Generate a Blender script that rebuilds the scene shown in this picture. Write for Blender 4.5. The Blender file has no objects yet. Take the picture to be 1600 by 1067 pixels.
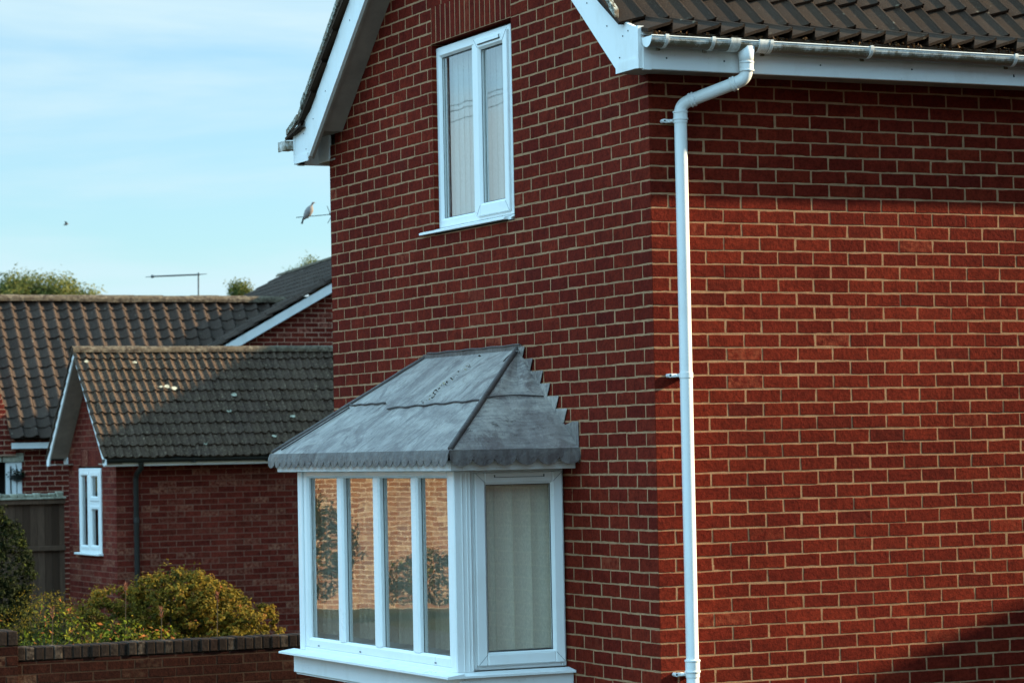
import bpy, math, random
import numpy as np
from mathutils import Vector, Matrix
random.seed(7); rng = np.random.default_rng(7)
R = math.radians
S = bpy.context.scene
C = S.collection

# ------------------------------------------------------------------ camera
cam_d = bpy.data.cameras.new('camera'); cam = bpy.data.objects.new('camera', cam_d); C.objects.link(cam); S.camera = cam
YAW, PIT, ROL, FPX = 0.444851217, 0.0393853356, -0.0197161748, 4388.96525
CAM = Vector((-7.13649178, -13.2114406, 2.08254559))
fw = Vector((math.sin(YAW)*math.cos(PIT), math.cos(YAW)*math.cos(PIT), math.sin(PIT)))
rt = Vector((math.cos(YAW), -math.sin(YAW), 0)); up = rt.cross(fw)
r2 = math.cos(ROL)*rt + math.sin(ROL)*up; u2 = -math.sin(ROL)*rt + math.cos(ROL)*up
cam.matrix_world = Matrix(((r2.x, u2.x, -fw.x, CAM.x), (r2.y, u2.y, -fw.y, CAM.y), (r2.z, u2.z, -fw.z, CAM.z), (0, 0, 0, 1)))
cam_d.sensor_width = 36; cam_d.lens = FPX*36/1600; cam_d.clip_end = 2000; cam_d.clip_start = 0.1
cam_d.dof.use_dof = True; cam_d.dof.focus_distance = 15.3; cam_d.dof.aperture_fstop = 7.0

# ------------------------------------------------------------------ sky, sun, exposure
SUN = Vector((5.5, -1.12, 2.5)).normalized()
w = bpy.data.worlds.new('World'); S.world = w; w.use_nodes = True
nt = w.node_tree; nt.nodes.clear()
def nn(nt, t, **k):
    n = nt.nodes.new(t)
    for a, b in k.items():
        if a.startswith('i_'):
            key = a[2:]; key = int(key) if key.isdigit() else key.replace('_', ' ')
            n.inputs[key].default_value = b
        else: setattr(n, a, b)
    return n
sky = nn(nt, 'ShaderNodeTexSky', sky_type='NISHITA', sun_disc=False)
sky.sun_elevation = math.asin(SUN.z); sky.sun_rotation = math.atan2(SUN.x, SUN.y)
sky.altitude = 50; sky.air_density = 1.0; sky.dust_density = 0.7; sky.ozone_density = 1.5
tc = nn(nt, 'ShaderNodeTexCoord')
mp = nn(nt, 'ShaderNodeMapping'); mp.inputs['Scale'].default_value = (1.0, 1.0, 7.0); mp.inputs['Location'].default_value = (0.3, 0.1, 0.2)
ns = nn(nt, 'ShaderNodeTexNoise', i_Scale=3.2, i_Detail=6.0, i_Roughness=0.55, i_Distortion=0.3)
cr = nn(nt, 'ShaderNodeMapRange', i_1=0.34, i_2=0.64, i_3=0.18); cr.interpolation_type = 'SMOOTHSTEP'
mx = nn(nt, 'ShaderNodeMix', data_type='RGBA'); mx.inputs[7].default_value = (3.9, 4.75, 5.1, 1)
tint = nn(nt, 'ShaderNodeMix', data_type='RGBA', blend_type='MULTIPLY'); tint.inputs[0].default_value = 1; tint.inputs[7].default_value = (0.76, 0.96, 1.06, 1)
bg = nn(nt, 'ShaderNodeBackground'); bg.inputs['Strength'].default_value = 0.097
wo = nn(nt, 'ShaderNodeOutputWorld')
L = nt.links.new
L(tc.outputs['Generated'], mp.inputs[0]); L(mp.outputs[0], ns.inputs['Vector']); L(ns.outputs[0], cr.inputs[0])
L(sky.outputs[0], tint.inputs[6]); L(tint.outputs[2], mx.inputs[6]); L(cr.outputs[0], mx.inputs[0])
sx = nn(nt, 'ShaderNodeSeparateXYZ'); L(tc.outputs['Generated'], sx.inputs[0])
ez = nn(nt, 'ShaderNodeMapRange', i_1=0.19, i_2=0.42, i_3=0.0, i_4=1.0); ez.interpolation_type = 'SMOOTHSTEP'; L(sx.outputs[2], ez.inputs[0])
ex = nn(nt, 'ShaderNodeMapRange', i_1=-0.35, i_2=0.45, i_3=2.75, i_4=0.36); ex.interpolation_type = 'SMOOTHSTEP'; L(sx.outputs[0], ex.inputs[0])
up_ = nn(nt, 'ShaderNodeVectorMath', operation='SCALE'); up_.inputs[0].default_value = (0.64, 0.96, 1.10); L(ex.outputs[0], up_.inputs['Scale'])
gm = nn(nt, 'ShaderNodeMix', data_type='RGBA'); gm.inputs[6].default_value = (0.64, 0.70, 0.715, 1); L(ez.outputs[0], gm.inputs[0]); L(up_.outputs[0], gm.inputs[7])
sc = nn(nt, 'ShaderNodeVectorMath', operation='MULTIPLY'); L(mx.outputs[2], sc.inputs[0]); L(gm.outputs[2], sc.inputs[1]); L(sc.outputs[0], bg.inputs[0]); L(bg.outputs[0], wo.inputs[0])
sl = bpy.data.lights.new('sun', 'SUN'); so = bpy.data.objects.new('sun', sl); C.objects.link(so)
sl.energy = 5.0; sl.angle = R(0.7); sl.color = (1.0, 0.86, 0.57)
so.rotation_euler = SUN.to_track_quat('Z', 'Y').to_euler()
S.view_settings.view_transform = 'Standard'; S.view_settings.look = 'None'; S.view_settings.exposure = 1.5; S.view_settings.gamma = 1
S.render.engine = 'CYCLES'

# ------------------------------------------------------------------ helpers
GZ = -0.3      # ground level
def tag(o, label=None, cat=None, group=None, kind=None):
    if label: o['label'] = label
    if cat: o['category'] = cat
    if group: o['group'] = group
    if kind: o['kind'] = kind
    return o
def empty(name, loc, label, cat, group=None):
    o = bpy.data.objects.new(name, None); C.objects.link(o); loc = Vector(loc); loc.z = GZ if loc.z == 0 else loc.z; o.location = loc
    return tag(o, label, cat, group)
class MB:
    def __init__(s): s.v = []; s.f = []; s.m = []; s.c = []
    def add(s, vs, fs, m=0, c=(0.5, 0.5, 0.5)):
        b = len(s.v); s.v += [tuple(p) for p in vs]
        for f in fs: s.f.append(tuple(i+b for i in f)); s.m.append(m); s.c.append(c)
    def quad(s, a, b, c_, d, m=0, c=(0.5, 0.5, 0.5)): s.add([a, b, c_, d], [(0, 1, 2, 3)], m, c)
    def box(s, x0, x1, y0, y1, z0, z1, m=0, c=(0.5, 0.5, 0.5), bev=0.0):
        x0, x1 = sorted((x0, x1)); y0, y1 = sorted((y0, y1)); z0, z1 = sorted((z0, z1))
        if bev <= 0:
            V = [(x, y, z) for x in (x0, x1) for y in (y0, y1) for z in (z0, z1)]
            s.add(V, [(0, 1, 3, 2), (4, 6, 7, 5), (0, 4, 5, 1), (2, 3, 7, 6), (0, 2, 6, 4), (1, 5, 7, 3)], m, c); return
        b = min(bev, (x1-x0)/2.1, (y1-y0)/2.1, (z1-z0)/2.1)
        P = [[x0, x0+b, x1-b, x1], [y0, y0+b, y1-b, y1], [z0, z0+b, z1-b, z1]]
        V = []; idx = {}
        for sx in (0, 1):
            for sy in (0, 1):
                for sz in (0, 1):
                    e = [3*sx, 3*sy, 3*sz]; n = [1+sx, 1+sy, 1+sz]
                    for k in range(3):
                        q = n[:]; q[k] = e[k]; idx[(sx, sy, sz, k)] = len(V); V.append((P[0][q[0]], P[1][q[1]], P[2][q[2]]))
        F = []
        cyc = [(0, 0), (1, 0), (1, 1), (0, 1)]
        def key(k, sk, a, b2, which):
            o = [0, 0, 0]; o[k] = sk; o[(k+1) % 3] = a; o[(k+2) % 3] = b2; return idx[(o[0], o[1], o[2], which)]
        for k in range(3):
            for sk in (0, 1):
                q = [key(k, sk, a, b2, k) for a, b2 in cyc]; F.append(tuple(q if sk else q[::-1]))
        for k in range(3):
            k1, k2 = (k+1) % 3, (k+2) % 3
            for a, b2 in cyc:
                q = [key(k, 0, a, b2, k1), key(k, 1, a, b2, k1), key(k, 1, a, b2, k2), key(k, 0, a, b2, k2)]
                F.append(tuple(q if a != b2 else q[::-1]))
        for sx in (0, 1):
            for sy in (0, 1):
                for sz in (0, 1):
                    q = [idx[(sx, sy, sz, k)] for k in range(3)]; F.append(tuple(q if (sx+sy+sz) % 2 else q[::-1]))
        s.add(V, F, m, c)
    def prism(s, pts, vec, m=0, c=(0.5, 0.5, 0.5)):
        n = len(pts); pts = [Vector(p) for p in pts]; vec = Vector(vec)
        V = pts + [p+vec for p in pts]
        s.add(V, [tuple(range(n))[::-1], tuple(range(n, 2*n))] + [(i, (i+1) % n, n+(i+1) % n, n+i) for i in range(n)], m, c)
    def tube(s, pts, rad, seg=12, m=0, c=(0.5, 0.5, 0.5), cap=True):
        pts = [Vector(p) for p in pts]; n = len(pts)
        rad = rad if isinstance(rad, (list, tuple)) else [rad]*n
        ref = None; V = []
        for i, p in enumerate(pts):
            t = (pts[min(i+1, n-1)]-pts[max(i-1, 0)]).normalized()
            if ref is None: ref = t.orthogonal().normalized()
            ref = (ref - t*ref.dot(t)).normalized(); b = t.cross(ref)
            for k in range(seg):
                a = 2*math.pi*k/seg; V.append(p+(ref*math.cos(a)+b*math.sin(a))*rad[i])
        F = [(i*seg+k, i*seg+(k+1) % seg, (i+1)*seg+(k+1) % seg, (i+1)*seg+k) for i in range(n-1) for k in range(seg)]
        if cap: F += [tuple(range(seg))[::-1], tuple(range((n-1)*seg, n*seg))]
        s.add(V, F, m, c)
    def grid(s, rows, m=0, c=(0.5, 0.5, 0.5)):
        nr, nc = len(rows), len(rows[0])
        s.add([p for r in rows for p in r], [(i*nc+j, i*nc+j+1, (i+1)*nc+j+1, (i+1)*nc+j) for i in range(nr-1) for j in range(nc-1)], m, c)
    def build(s, name, mats, parent=None, smooth=False, angle=None, label=None, kind=None):
        me = bpy.data.meshes.new(name)
        loc = Vector((0, 0, 0))
        V = np.array(s.v, dtype=np.float64).reshape(-1, 3)
        if parent is not None:
            o_ = Vector((0, 0, 0)); p = parent
            while p is not None: o_ += p.location; p = p.parent
            V = V - np.array(o_)
        me.from_pydata(V.tolist(), [], s.f)
        mats = mats if isinstance(mats, (list, tuple)) else [mats]
        for m in mats: me.materials.append(m)
        me.polygons.foreach_set('material_index', s.m)
        at = me.attributes.new('tone', 'FLOAT_COLOR', 'FACE')
        a = np.ones((len(s.c), 4), dtype=np.float32); a[:, :3] = np.array(s.c, dtype=np.float32); at.data.foreach_set('color', a.ravel())
        if smooth: me.polygons.foreach_set('use_smooth', [True]*len(s.f))
        me.update()
        if smooth and angle: me.set_sharp_from_angle(angle=R(angle))
        o = bpy.data.objects.new(name, me); C.objects.link(o)
        if parent is not None: o.parent = parent
        if label: o['label'] = label
        if kind: o['kind'] = kind
        return o

# ------------------------------------------------------------------ materials
def material(name, rough=0.6, spec=0.4):
    m = bpy.data.materials.new(name); m.use_nodes = True; t = m.node_tree
    b = t.nodes['Principled BSDF']; b.inputs['Roughness'].default_value = rough; b.inputs['Specular IOR Level'].default_value = spec
    return m, t, b
def noise(t, scale, detail=5, rough=0.6, vec=None, dist=0.0, sc3=None):
    n = nn(t, 'ShaderNodeTexNoise', i_Scale=scale, i_Detail=detail, i_Roughness=rough, i_Distortion=dist)
    if vec is None:
        c = nn(t, 'ShaderNodeTexCoord'); vec = c.outputs['Object']
    if sc3:
        m = nn(t, 'ShaderNodeMapping'); m.inputs['Scale'].default_value = sc3; t.links.new(vec, m.inputs[0]); vec = m.outputs[0]
    t.links.new(vec, n.inputs['Vector']); return n.outputs[0]
def mrange(t, v, a, b, c=0.0, d=1.0):
    n = nn(t, 'ShaderNodeMapRange', i_1=a, i_2=b, i_3=c, i_4=d); t.links.new(v, n.inputs[0]); return n.outputs[0]
def mixc(t, f, a, b, mode='MIX'):
    n = nn(t, 'ShaderNodeMix', data_type='RGBA', blend_type=mode)
    for s_, i in ((f, 0), (a, 6), (b, 7)):
        if isinstance(s_, bpy.types.NodeSocket): t.links.new(s_, n.inputs[i])
        elif i == 0: n.inputs[0].default_value = s_
        else: n.inputs[i].default_value = (*s_, 1)
    return n.outputs[2]
def bump(t, b, h, strength=0.3, dist=0.01):
    n = nn(t, 'ShaderNodeBump', i_Strength=strength, i_Distance=dist); t.links.new(h, n.inputs['Height']); t.links.new(n.outputs[0], b.inputs['Normal'])
def tone(t):
    a = nn(t, 'ShaderNodeAttribute', attribute_name='tone'); s = nn(t, 'ShaderNodeSeparateColor'); t.links.new(a.outputs['Color'], s.inputs[0]); return s.outputs
def brick_mat(name, c1, c2, dark, pale, amt=0.12, stain=0.5):
    m, t, b = material(name, 0.95, 0.05)
    tn = tone(t)
    base = mixc(t, tn[0], c1, c2)
    f = mrange(t, tn[1], 0.91, 1.08); f3 = mrange(t, noise(t, 4, 2, .5), 0.3, 0.7, .3, 1); fm = nn(t, 'ShaderNodeMath', operation='MULTIPLY'); t.links.new(f, fm.inputs[0]); t.links.new(f3, fm.inputs[1]); base = mixc(t, fm.outputs[0], base, dark)
    n1 = noise(t, 16, 7, 0.75, dist=.5); base = mixc(t, mrange(t, n1, 0.42, 0.7, 0, stain*1.5), base, tuple(x*0.45 for x in c1)); base = mixc(t, mrange(t, noise(t, 55, 5, .7), 0.35, 0.65, 0.62, 1.3), (0, 0, 0), base)
    n2 = noise(t, 70, 4, 0.7); base = mixc(t, mrange(t, n2, 0.62, 0.8, 0, 0.45), base, pale)
    n4 = noise(t, 1.1, 4, 0.6); base = mixc(t, mrange(t, n4, 0.35, 0.7, 0, 1), base, tuple(0.62+0.2*i for i in (0.2, 0, 0.1)), 'MULTIPLY')
    f2 = mrange(t, tn[2], 1-amt, 1.0); n3 = noise(t, 25, 5, 0.6)
    mm = nn(t, 'ShaderNodeMath', operation='MULTIPLY'); t.links.new(f2, mm.inputs[0]); t.links.new(mrange(t, n3, 0.4, 0.65), mm.inputs[1])
    base = mixc(t, mm.outputs[0], base, pale)
    t.links.new(base, b.inputs['Base Color'])
    h1 = noise(t, 130, 6, 0.8); h2 = noise(t, 38, 4, 0.6); ad = nn(t, 'ShaderNodeMath', operation='MULTIPLY_ADD', i_1=2.2); t.links.new(h2, ad.inputs[0]); t.links.new(h1, ad.inputs[2])
    bump(t, b, ad.outputs[0], 0.85, 0.0026)
    return m
def mortar_mat(name, c1, c2):
    m, t, b = material(name, 0.95, 0.1)
    n1 = noise(t, 14, 6, 0.7); n2 = noise(t, 1.7, 4, 0.6)
    base = mixc(t, mrange(t, n1, 0.35, 0.7), c1, c2); base = mixc(t, mrange(t, n2, 0.4, 0.7, 0, 0.5), base, tuple(x*0.55 for x in c1))
    t.links.new(base, b.inputs['Base Color']); bump(t, b, noise(t, 120, 5, 0.7), 0.6, 0.004)
    return m
M = {}
M['brick'] = brick_mat('red_brick', (0.135, 0.0135, 0.0075), (0.185, 0.021, 0.0095), (0.075, 0.013, 0.010), (0.22, 0.045, 0.022), 0.03)
M['mortar'] = mortar_mat('buff_mortar', (0.38, 0.205, 0.108), (0.25, 0.128, 0.068))
M['brick_g'] = brick_mat('mottled_brick', (0.12, 0.019, 0.013), (0.18, 0.030, 0.019), (0.055, 0.025, 0.014), (0.24, 0.10, 0.06), 0.35)
M['mortar_g'] = mortar_mat('grey_mortar', (0.20, 0.085, 0.055), (0.14, 0.06, 0.04))
M['brick_f'] = brick_mat('far_brick', (0.15, 0.022, 0.016), (0.22, 0.036, 0.022), (0.10, 0.04, 0.03), (0.34, 0.12, 0.08), 0.1)
M['mortar_f'] = mortar_mat('pale_mortar', (0.48, 0.28, 0.19), (0.40, 0.23, 0.15))
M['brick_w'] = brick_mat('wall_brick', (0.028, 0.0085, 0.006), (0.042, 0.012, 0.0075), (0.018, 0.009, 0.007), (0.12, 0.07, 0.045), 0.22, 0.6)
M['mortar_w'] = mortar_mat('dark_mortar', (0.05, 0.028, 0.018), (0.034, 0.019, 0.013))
M['brick_o'] = brick_mat('pale_orange_brick', (0.38, 0.16, 0.09), (0.50, 0.26, 0.15), (0.2, 0.09, 0.06), (0.6, 0.45, 0.3), 0.3)
M['mortar_o'] = mortar_mat('cream_mortar', (0.75, 0.62, 0.46), (0.65, 0.52, 0.38))
M['coping'] = brick_mat('blue_brick', (0.026, 0.018, 0.015), (0.040, 0.027, 0.021), (0.05, 0.022, 0.015), (0.11, 0.08, 0.06), 0.2)
def white_mat(name, col=(0.76, 0.75, 0.73), rough=0.32, grime=0.25, gcol=(0.42, 0.34, 0.24)):
    m, t, b = material(name, rough, 0.45)
    n1 = noise(t, 3.5, 7, 0.65, sc3=(1, 1, 0.5)); n2 = noise(t, 45, 4, 0.7)
    base = mixc(t, mrange(t, n1, 0.5, 0.75, 0, grime), col, gcol); base = mixc(t, mrange(t, n2, 0.64, 0.72, 0, grime*0.9), base, tuple(x*0.55 for x in gcol))
    t.links.new(base, b.inputs['Base Color']); t.links.new(mrange(t, n1, 0.3, 0.7, rough*0.8, rough*1.4), b.inputs['Roughness'])
    bump(t, b, noise(t, 6, 3, 0.5), 0.12, 0.006)
    return m
M['pvc'] = white_mat('white_pvc', grime=0.2)
M['paint'] = white_mat('white_painted_board', (0.74, 0.73, 0.71), 0.45, 0.30)
M['fascia'] = white_mat('white_fascia', (0.74, 0.72, 0.70), 0.42, 0.35)
M['pipe'] = white_mat('white_pipe', (0.74, 0.73, 0.71), 0.3, 0.30)
m, t, b = material('weathered_gutter', 0.45, 0.4)       # moss and soot streaks on the lower half of the gutter
n1 = noise(t, 13, 8, 0.75, sc3=(1.2, 1, 1)); n2 = noise(t, 60, 5, 0.7)
tn = tone(t)
ma = nn(t, 'ShaderNodeMath', operation='ADD'); t.links.new(n1, ma.inputs[0]); t.links.new(mrange(t, tn[0], 0, 1, -0.10, 0.34), ma.inputs[1])
base = mixc(t, mrange(t, ma.outputs[0], 0.44, 0.66, 0, 0.95), (0.72, 0.70, 0.66), (0.13, 0.09, 0.045)); base = mixc(t, mrange(t, n2, 0.55, 0.7, 0, 0.6), base, (0.09, 0.07, 0.04))
base = mixc(t, mrange(t, tn[0], 0.0, 0.25, 1, 0), base, (0.74, 0.73, 0.70))
t.links.new(base, b.inputs['Base Color']); M['gutter'] = m
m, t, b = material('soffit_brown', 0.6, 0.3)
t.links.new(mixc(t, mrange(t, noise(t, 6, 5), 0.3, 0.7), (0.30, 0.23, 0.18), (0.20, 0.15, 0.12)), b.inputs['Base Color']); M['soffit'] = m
def tile_mat(name, c1, c2, lich, la=0.55, moss=(0.16, 0.13, 0.05), mo=0.5):
    m, t, b = material(name, 0.92, 0.12); tn = tone(t)
    base = mixc(t, tn[0], c1, c2)
    base = mixc(t, mrange(t, noise(t, 2.2, 6, 0.7), 0.4, 0.75, 0, mo), base, moss)
    base = mixc(t, mrange(t, noise(t, 40, 6, 0.8), la, la+0.13, 0, 0.55), base, lich)
    v = nn(t, 'ShaderNodeTexVoronoi', i_Scale=7.0, feature='F1'); c = nn(t, 'ShaderNodeTexCoord'); t.links.new(c.outputs['Object'], v.inputs['Vector'])
    sp = nn(t, 'ShaderNodeMath', operation='ADD'); t.links.new(v.outputs['Distance'], sp.inputs[0]); t.links.new(mrange(t, noise(t, 30, 3), 0, 1, -0.12, 0.12), sp.inputs[1])
    base = mixc(t, mrange(t, sp.outputs[0], 0.06, 0.1, 0.6, 0), base, lich)
    t.links.new(base, b.inputs['Base Color']); bump(t, b, noise(t, 90, 6, 0.75), 0.7, 0.006)
    return m
M['tile'] = tile_mat('brown_concrete_tile', (0.034, 0.020, 0.014), (0.052, 0.031, 0.021), (0.24, 0.18, 0.12), 0.60, (0.06, 0.028, 0.013), 0.6)
M['tile_g'] = tile_mat('mossy_roof_tile', (0.042, 0.025, 0.018), (0.066, 0.040, 0.029), (0.27, 0.19, 0.12), 0.52, (0.065, 0.038, 0.022), 0.7)
M['tile_f'] = tile_mat('clay_pantile', (0.050, 0.033, 0.026), (0.070, 0.047, 0.037), (0.22, 0.17, 0.13), 0.57, (0.065, 0.038, 0.026), 0.5)
m, t, b = material('lichen_mortar', 0.95, 0.1)
base = mixc(t, mrange(t, noise(t, 45, 6, 0.8), 0.46, 0.56), (0.09, 0.07, 0.05), (0.46, 0.44, 0.38)); base = mixc(t, mrange(t, noise(t, 15, 4), 0.5, 0.65), base, (0.22, 0.15, 0.10))
t.links.new(base, b.inputs['Base Color']); bump(t, b, noise(t, 60, 5, 0.8), 0.8, 0.01); M['verge'] = m
m, t, b = material('ridge_concrete', 0.95, 0.08)
base = mixc(t, mrange(t, noise(t, 16, 7, 0.8), 0.42, 0.62), (0.045, 0.030, 0.022), (0.19, 0.145, 0.10)); base = mixc(t, mrange(t, noise(t, 5, 4), 0.5, 0.65), base, (0.10, 0.07, 0.045))
t.links.new(base, b.inputs['Base Color']); bump(t, b, noise(t, 40, 5, 0.8), 0.8, 0.01); M['ridge'] = m
# lead: oxide blooms, runs down the slope, purple-brown tarnish
m, t, b = material('weathered_lead', 0.55, 0.3)
n1 = noise(t, 4.5, 9, 0.75, dist=1.0); n2 = noise(t, 5, 8, 0.75, sc3=(.7, 11, .7)); n3 = noise(t, 60, 5, 0.8)
base = mixc(t, mrange(t, n1, 0.38, 0.60), (0.53, 0.43, 0.37), (0.22, 0.175, 0.165)); base = mixc(t, mrange(t, n2, 0.42, 0.7, 0, 0.75), base, (0.78, 0.66, 0.55))
base = mixc(t, mrange(t, noise(t, 3.0, 8, 0.75, dist=1.5), 0.52, 0.60, 0, 0.7), base, (0.15, 0.095, 0.085)); base = mixc(t, mrange(t, n3, 0.62, 0.72, 0, 0.5), base, (0.06, 0.055, 0.055))
base = mixc(t, mrange(t, noise(t, 7, 7, 0.75, dist=2.0, sc3=(1, 2.5, 1)), 0.60, 0.63, 0, 0.8), base, (0.045, 0.032, 0.026))
tn = tone(t); base = mixc(t, mrange(t, noise(t, 2.3, 6, 0.7, dist=1.0, sc3=(1, .5, 1)), 0.47, 0.6, 0, 0.55), base, (0.17, 0.115, 0.105)); base = mixc(t, tn[0], base, (0.055, 0.038, 0.034))
t.links.new(base, b.inputs['Base Color']); t.links.new(mrange(t, n1, 0.3, 0.7, 0.42, 0.68), b.inputs['Roughness'])
bump(t, b, noise(t, 9, 7, 0.65), 0.7, 0.025); M['lead'] = m
m, t, b = material('black_plastic', 0.4, 0.4); b.inputs['Base Color'].default_value = (0.018, 0.018, 0.017, 1); M['black'] = m
m, t, b = material('rubber_seal', 0.6, 0.3); b.inputs['Base Color'].default_value = (0.02, 0.02, 0.02, 1); M['seal'] = m
m, t, b = material('dark_room', 0.95, 0.05); b.inputs['Base Color'].default_value = (0.05, 0.045, 0.04, 1); M['room'] = m
m, t, b = material('plastered_room', 0.95, 0.05); b.inputs['Base Color'].default_value = (0.5, 0.47, 0.43, 1); M['plaster'] = m
m, t, b = material('aluminium', 0.45, 0.5); b.inputs['Base Color'].default_value = (0.10, 0.115, 0.12, 1); b.inputs['Metallic'].default_value = 0.3; M['alu'] = m
def blind_mat(name, col, tr=0.3):
    m, t, b = material(name, 0.85, 0.1)
    wv = noise(t, 180, 3, 0.6, sc3=(1, 1, 0.3)); base = mixc(t, mrange(t, wv, 0.3, 0.7), col, tuple(x*0.8 for x in col)); t.links.new(base, b.inputs['Base Color'])
    d = nn(t, 'ShaderNodeBsdfTranslucent'); t.links.new(base, d.inputs[0]); x = nn(t, 'ShaderNodeMixShader', i_0=tr)
    t.links.new(b.outputs[0], x.inputs[1]); t.links.new(d.outputs[0], x.inputs[2]); t.links.new(x.outputs[0], t.nodes['Material Output'].inputs[0]); return m
M['blind'] = blind_mat('blind_fabric', (0.6, 0.52, 0.42)); M['net'] = blind_mat('pale_blind_fabric', (0.80, 0.83, 0.80))
M['blind_s'] = blind_mat('grey_blind_fabric', (0.88, 0.76, 0.62), .04)
m = bpy.data.materials.new('window_glass'); m.use_nodes = True; t = m.node_tree; t.nodes.clear()
ge = nn(t, 'ShaderNodeNewGeometry'); dt = nn(t, 'ShaderNodeVectorMath', operation='DOT_PRODUCT'); t.links.new(ge.outputs['Normal'], dt.inputs[0]); t.links.new(ge.outputs['Incoming'], dt.inputs[1])
ab = nn(t, 'ShaderNodeMath', operation='ABSOLUTE'); t.links.new(dt.outputs['Value'], ab.inputs[0]); om = nn(t, 'ShaderNodeMath', operation='SUBTRACT', i_0=1.0); t.links.new(ab.outputs[0], om.inputs[1])
fr = nn(t, 'ShaderNodeMath', operation='POWER', i_1=4.0); t.links.new(om.outputs[0], fr.inputs[0]); g = nn(t, 'ShaderNodeBsdfGlossy'); g.inputs['Roughness'].default_value = 0.0
tp = nn(t, 'ShaderNodeBsdfTransparent'); tp.inputs[0].default_value = (0.92, 0.95, 0.93, 1); x = nn(t, 'ShaderNodeMixShader'); o = nn(t, 'ShaderNodeOutputMaterial')
k = nn(t, 'ShaderNodeMath', operation='MULTIPLY_ADD', i_1=0.78, i_2=0.20); k.use_clamp = True
t.links.new(fr.outputs[0], k.inputs[0]); t.links.new(k.outputs[0], x.inputs[0]); t.links.new(tp.outputs[0], x.inputs[1]); t.links.new(g.outputs[0], x.inputs[2]); t.links.new(x.outputs[0], o.inputs[0])
bn = nn(t, 'ShaderNodeBump', i_Strength=0.035, i_Distance=0.02); nz = noise(t, 1.6, 2, 0.5); t.links.new(nz, bn.inputs['Height']); t.links.new(bn.outputs[0], g.inputs['Normal'])
M['glass'] = m
m2 = m.copy(); m2.name = 'coated_window_glass'
for n_ in m2.node_tree.nodes:
    if n_.type == 'MATH' and n_.operation == 'MULTIPLY_ADD': n_.inputs[1].default_value = 0.55; n_.inputs[2].default_value = 0.45
M['glass_c'] = m2
def leaf_mat(name, stops, tr=0.35):
    m, t, b = material(name, 0.7, 0.08); tn = tone(t)
    rp = nn(t, 'ShaderNodeValToRGB'); e = rp.color_ramp.elements
    while len(e) < len(stops): e.new(0.5)
    for i, (p, c) in enumerate(stops): e[i].position = p; e[i].color = (*c, 1)
    t.links.new(tn[0], rp.inputs[0])
    t.links.new(rp.outputs[0], b.inputs['Base Color'])
    d = nn(t, 'ShaderNodeBsdfTranslucent'); t.links.new(rp.outputs[0], d.inputs[0]); x = nn(t, 'ShaderNodeMixShader', i_0=tr)
    t.links.new(b.outputs[0], x.inputs[1]); t.links.new(d.outputs[0], x.inputs[2]); t.links.new(x.outputs[0], t.nodes['Material Output'].inputs[0]); return m
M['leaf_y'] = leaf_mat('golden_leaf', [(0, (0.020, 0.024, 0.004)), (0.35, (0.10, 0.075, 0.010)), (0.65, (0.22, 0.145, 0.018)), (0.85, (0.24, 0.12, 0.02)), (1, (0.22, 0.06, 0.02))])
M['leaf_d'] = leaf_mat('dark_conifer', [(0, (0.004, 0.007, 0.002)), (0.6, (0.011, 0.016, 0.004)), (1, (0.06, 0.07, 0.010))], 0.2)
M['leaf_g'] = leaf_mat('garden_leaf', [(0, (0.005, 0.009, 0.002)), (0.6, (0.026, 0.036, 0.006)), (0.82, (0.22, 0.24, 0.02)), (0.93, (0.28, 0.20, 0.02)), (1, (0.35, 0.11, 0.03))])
M['leaf_t'] = leaf_mat('tree_leaf', [(0, (0.05, 0.07, 0.02)), (0.6, (0.12, 0.13, 0.035)), (1, (0.20, 0.18, 0.05))], 0.4)
M['flower'] = leaf_mat('dried_flower', [(0, (0.22, 0.06, 0.03)), (1, (0.38, 0.15, 0.09))], 0.3)
m, t, b = material('bark', 0.9, 0.1); b.inputs['Base Color'].default_value = (0.06, 0.045, 0.03, 1); M['bark'] = m
m, t, b = material('fence_wood', 0.95, 0.03); tn = tone(t)
base = mixc(t, tn[0], (0.06, 0.033, 0.022), (0.14, 0.08, 0.054)); base = mixc(t, mrange(t, noise(t, 8, 6, 0.7, sc3=(6, 6, 0.6)), 0.4, 0.7, 0, 0.6), base, (0.045, 0.028, 0.020))
t.links.new(base, b.inputs['Base Color']); M['wood'] = m
m, t, b = material('pale_stone', 0.9, 0.15); tn = tone(t); base = mixc(t, tn[0], (0.24, 0.22, 0.17), (0.42, 0.39, 0.30)); base = mixc(t, mrange(t, noise(t, 20, 5), 0.45, 0.65, 0, 0.7), base, (0.13, 0.11, 0.07)); t.links.new(base, b.inputs['Base Color']); M['stone'] = m
m, t, b = material('lawn_soil', 0.95, 0.1); base = mixc(t, mrange(t, noise(t, 0.7, 8, 0.7), 0.4, 0.6), (0.035, 0.05, 0.018), (0.07, 0.05, 0.03)); t.links.new(base, b.inputs['Base Color']); bump(t, b, noise(t, 12, 6, 0.7), 0.6, 0.05); M['ground'] = m
m, t, b = material('asphalt', 0.9, 0.2); base = mixc(t, mrange(t, noise(t, 30, 8, 0.8), 0.4, 0.6), (0.045, 0.045, 0.047), (0.07, 0.068, 0.065)); t.links.new(base, b.inputs['Base Color']); M['asphalt'] = m
m, t, b = material('paving', 0.9, 0.2); base = mixc(t, mrange(t, noise(t, 5, 8, 0.8), 0.4, 0.6), (0.16, 0.14, 0.12), (0.24, 0.21, 0.18)); t.links.new(base, b.inputs['Base Color']); M['paving'] = m

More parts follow.
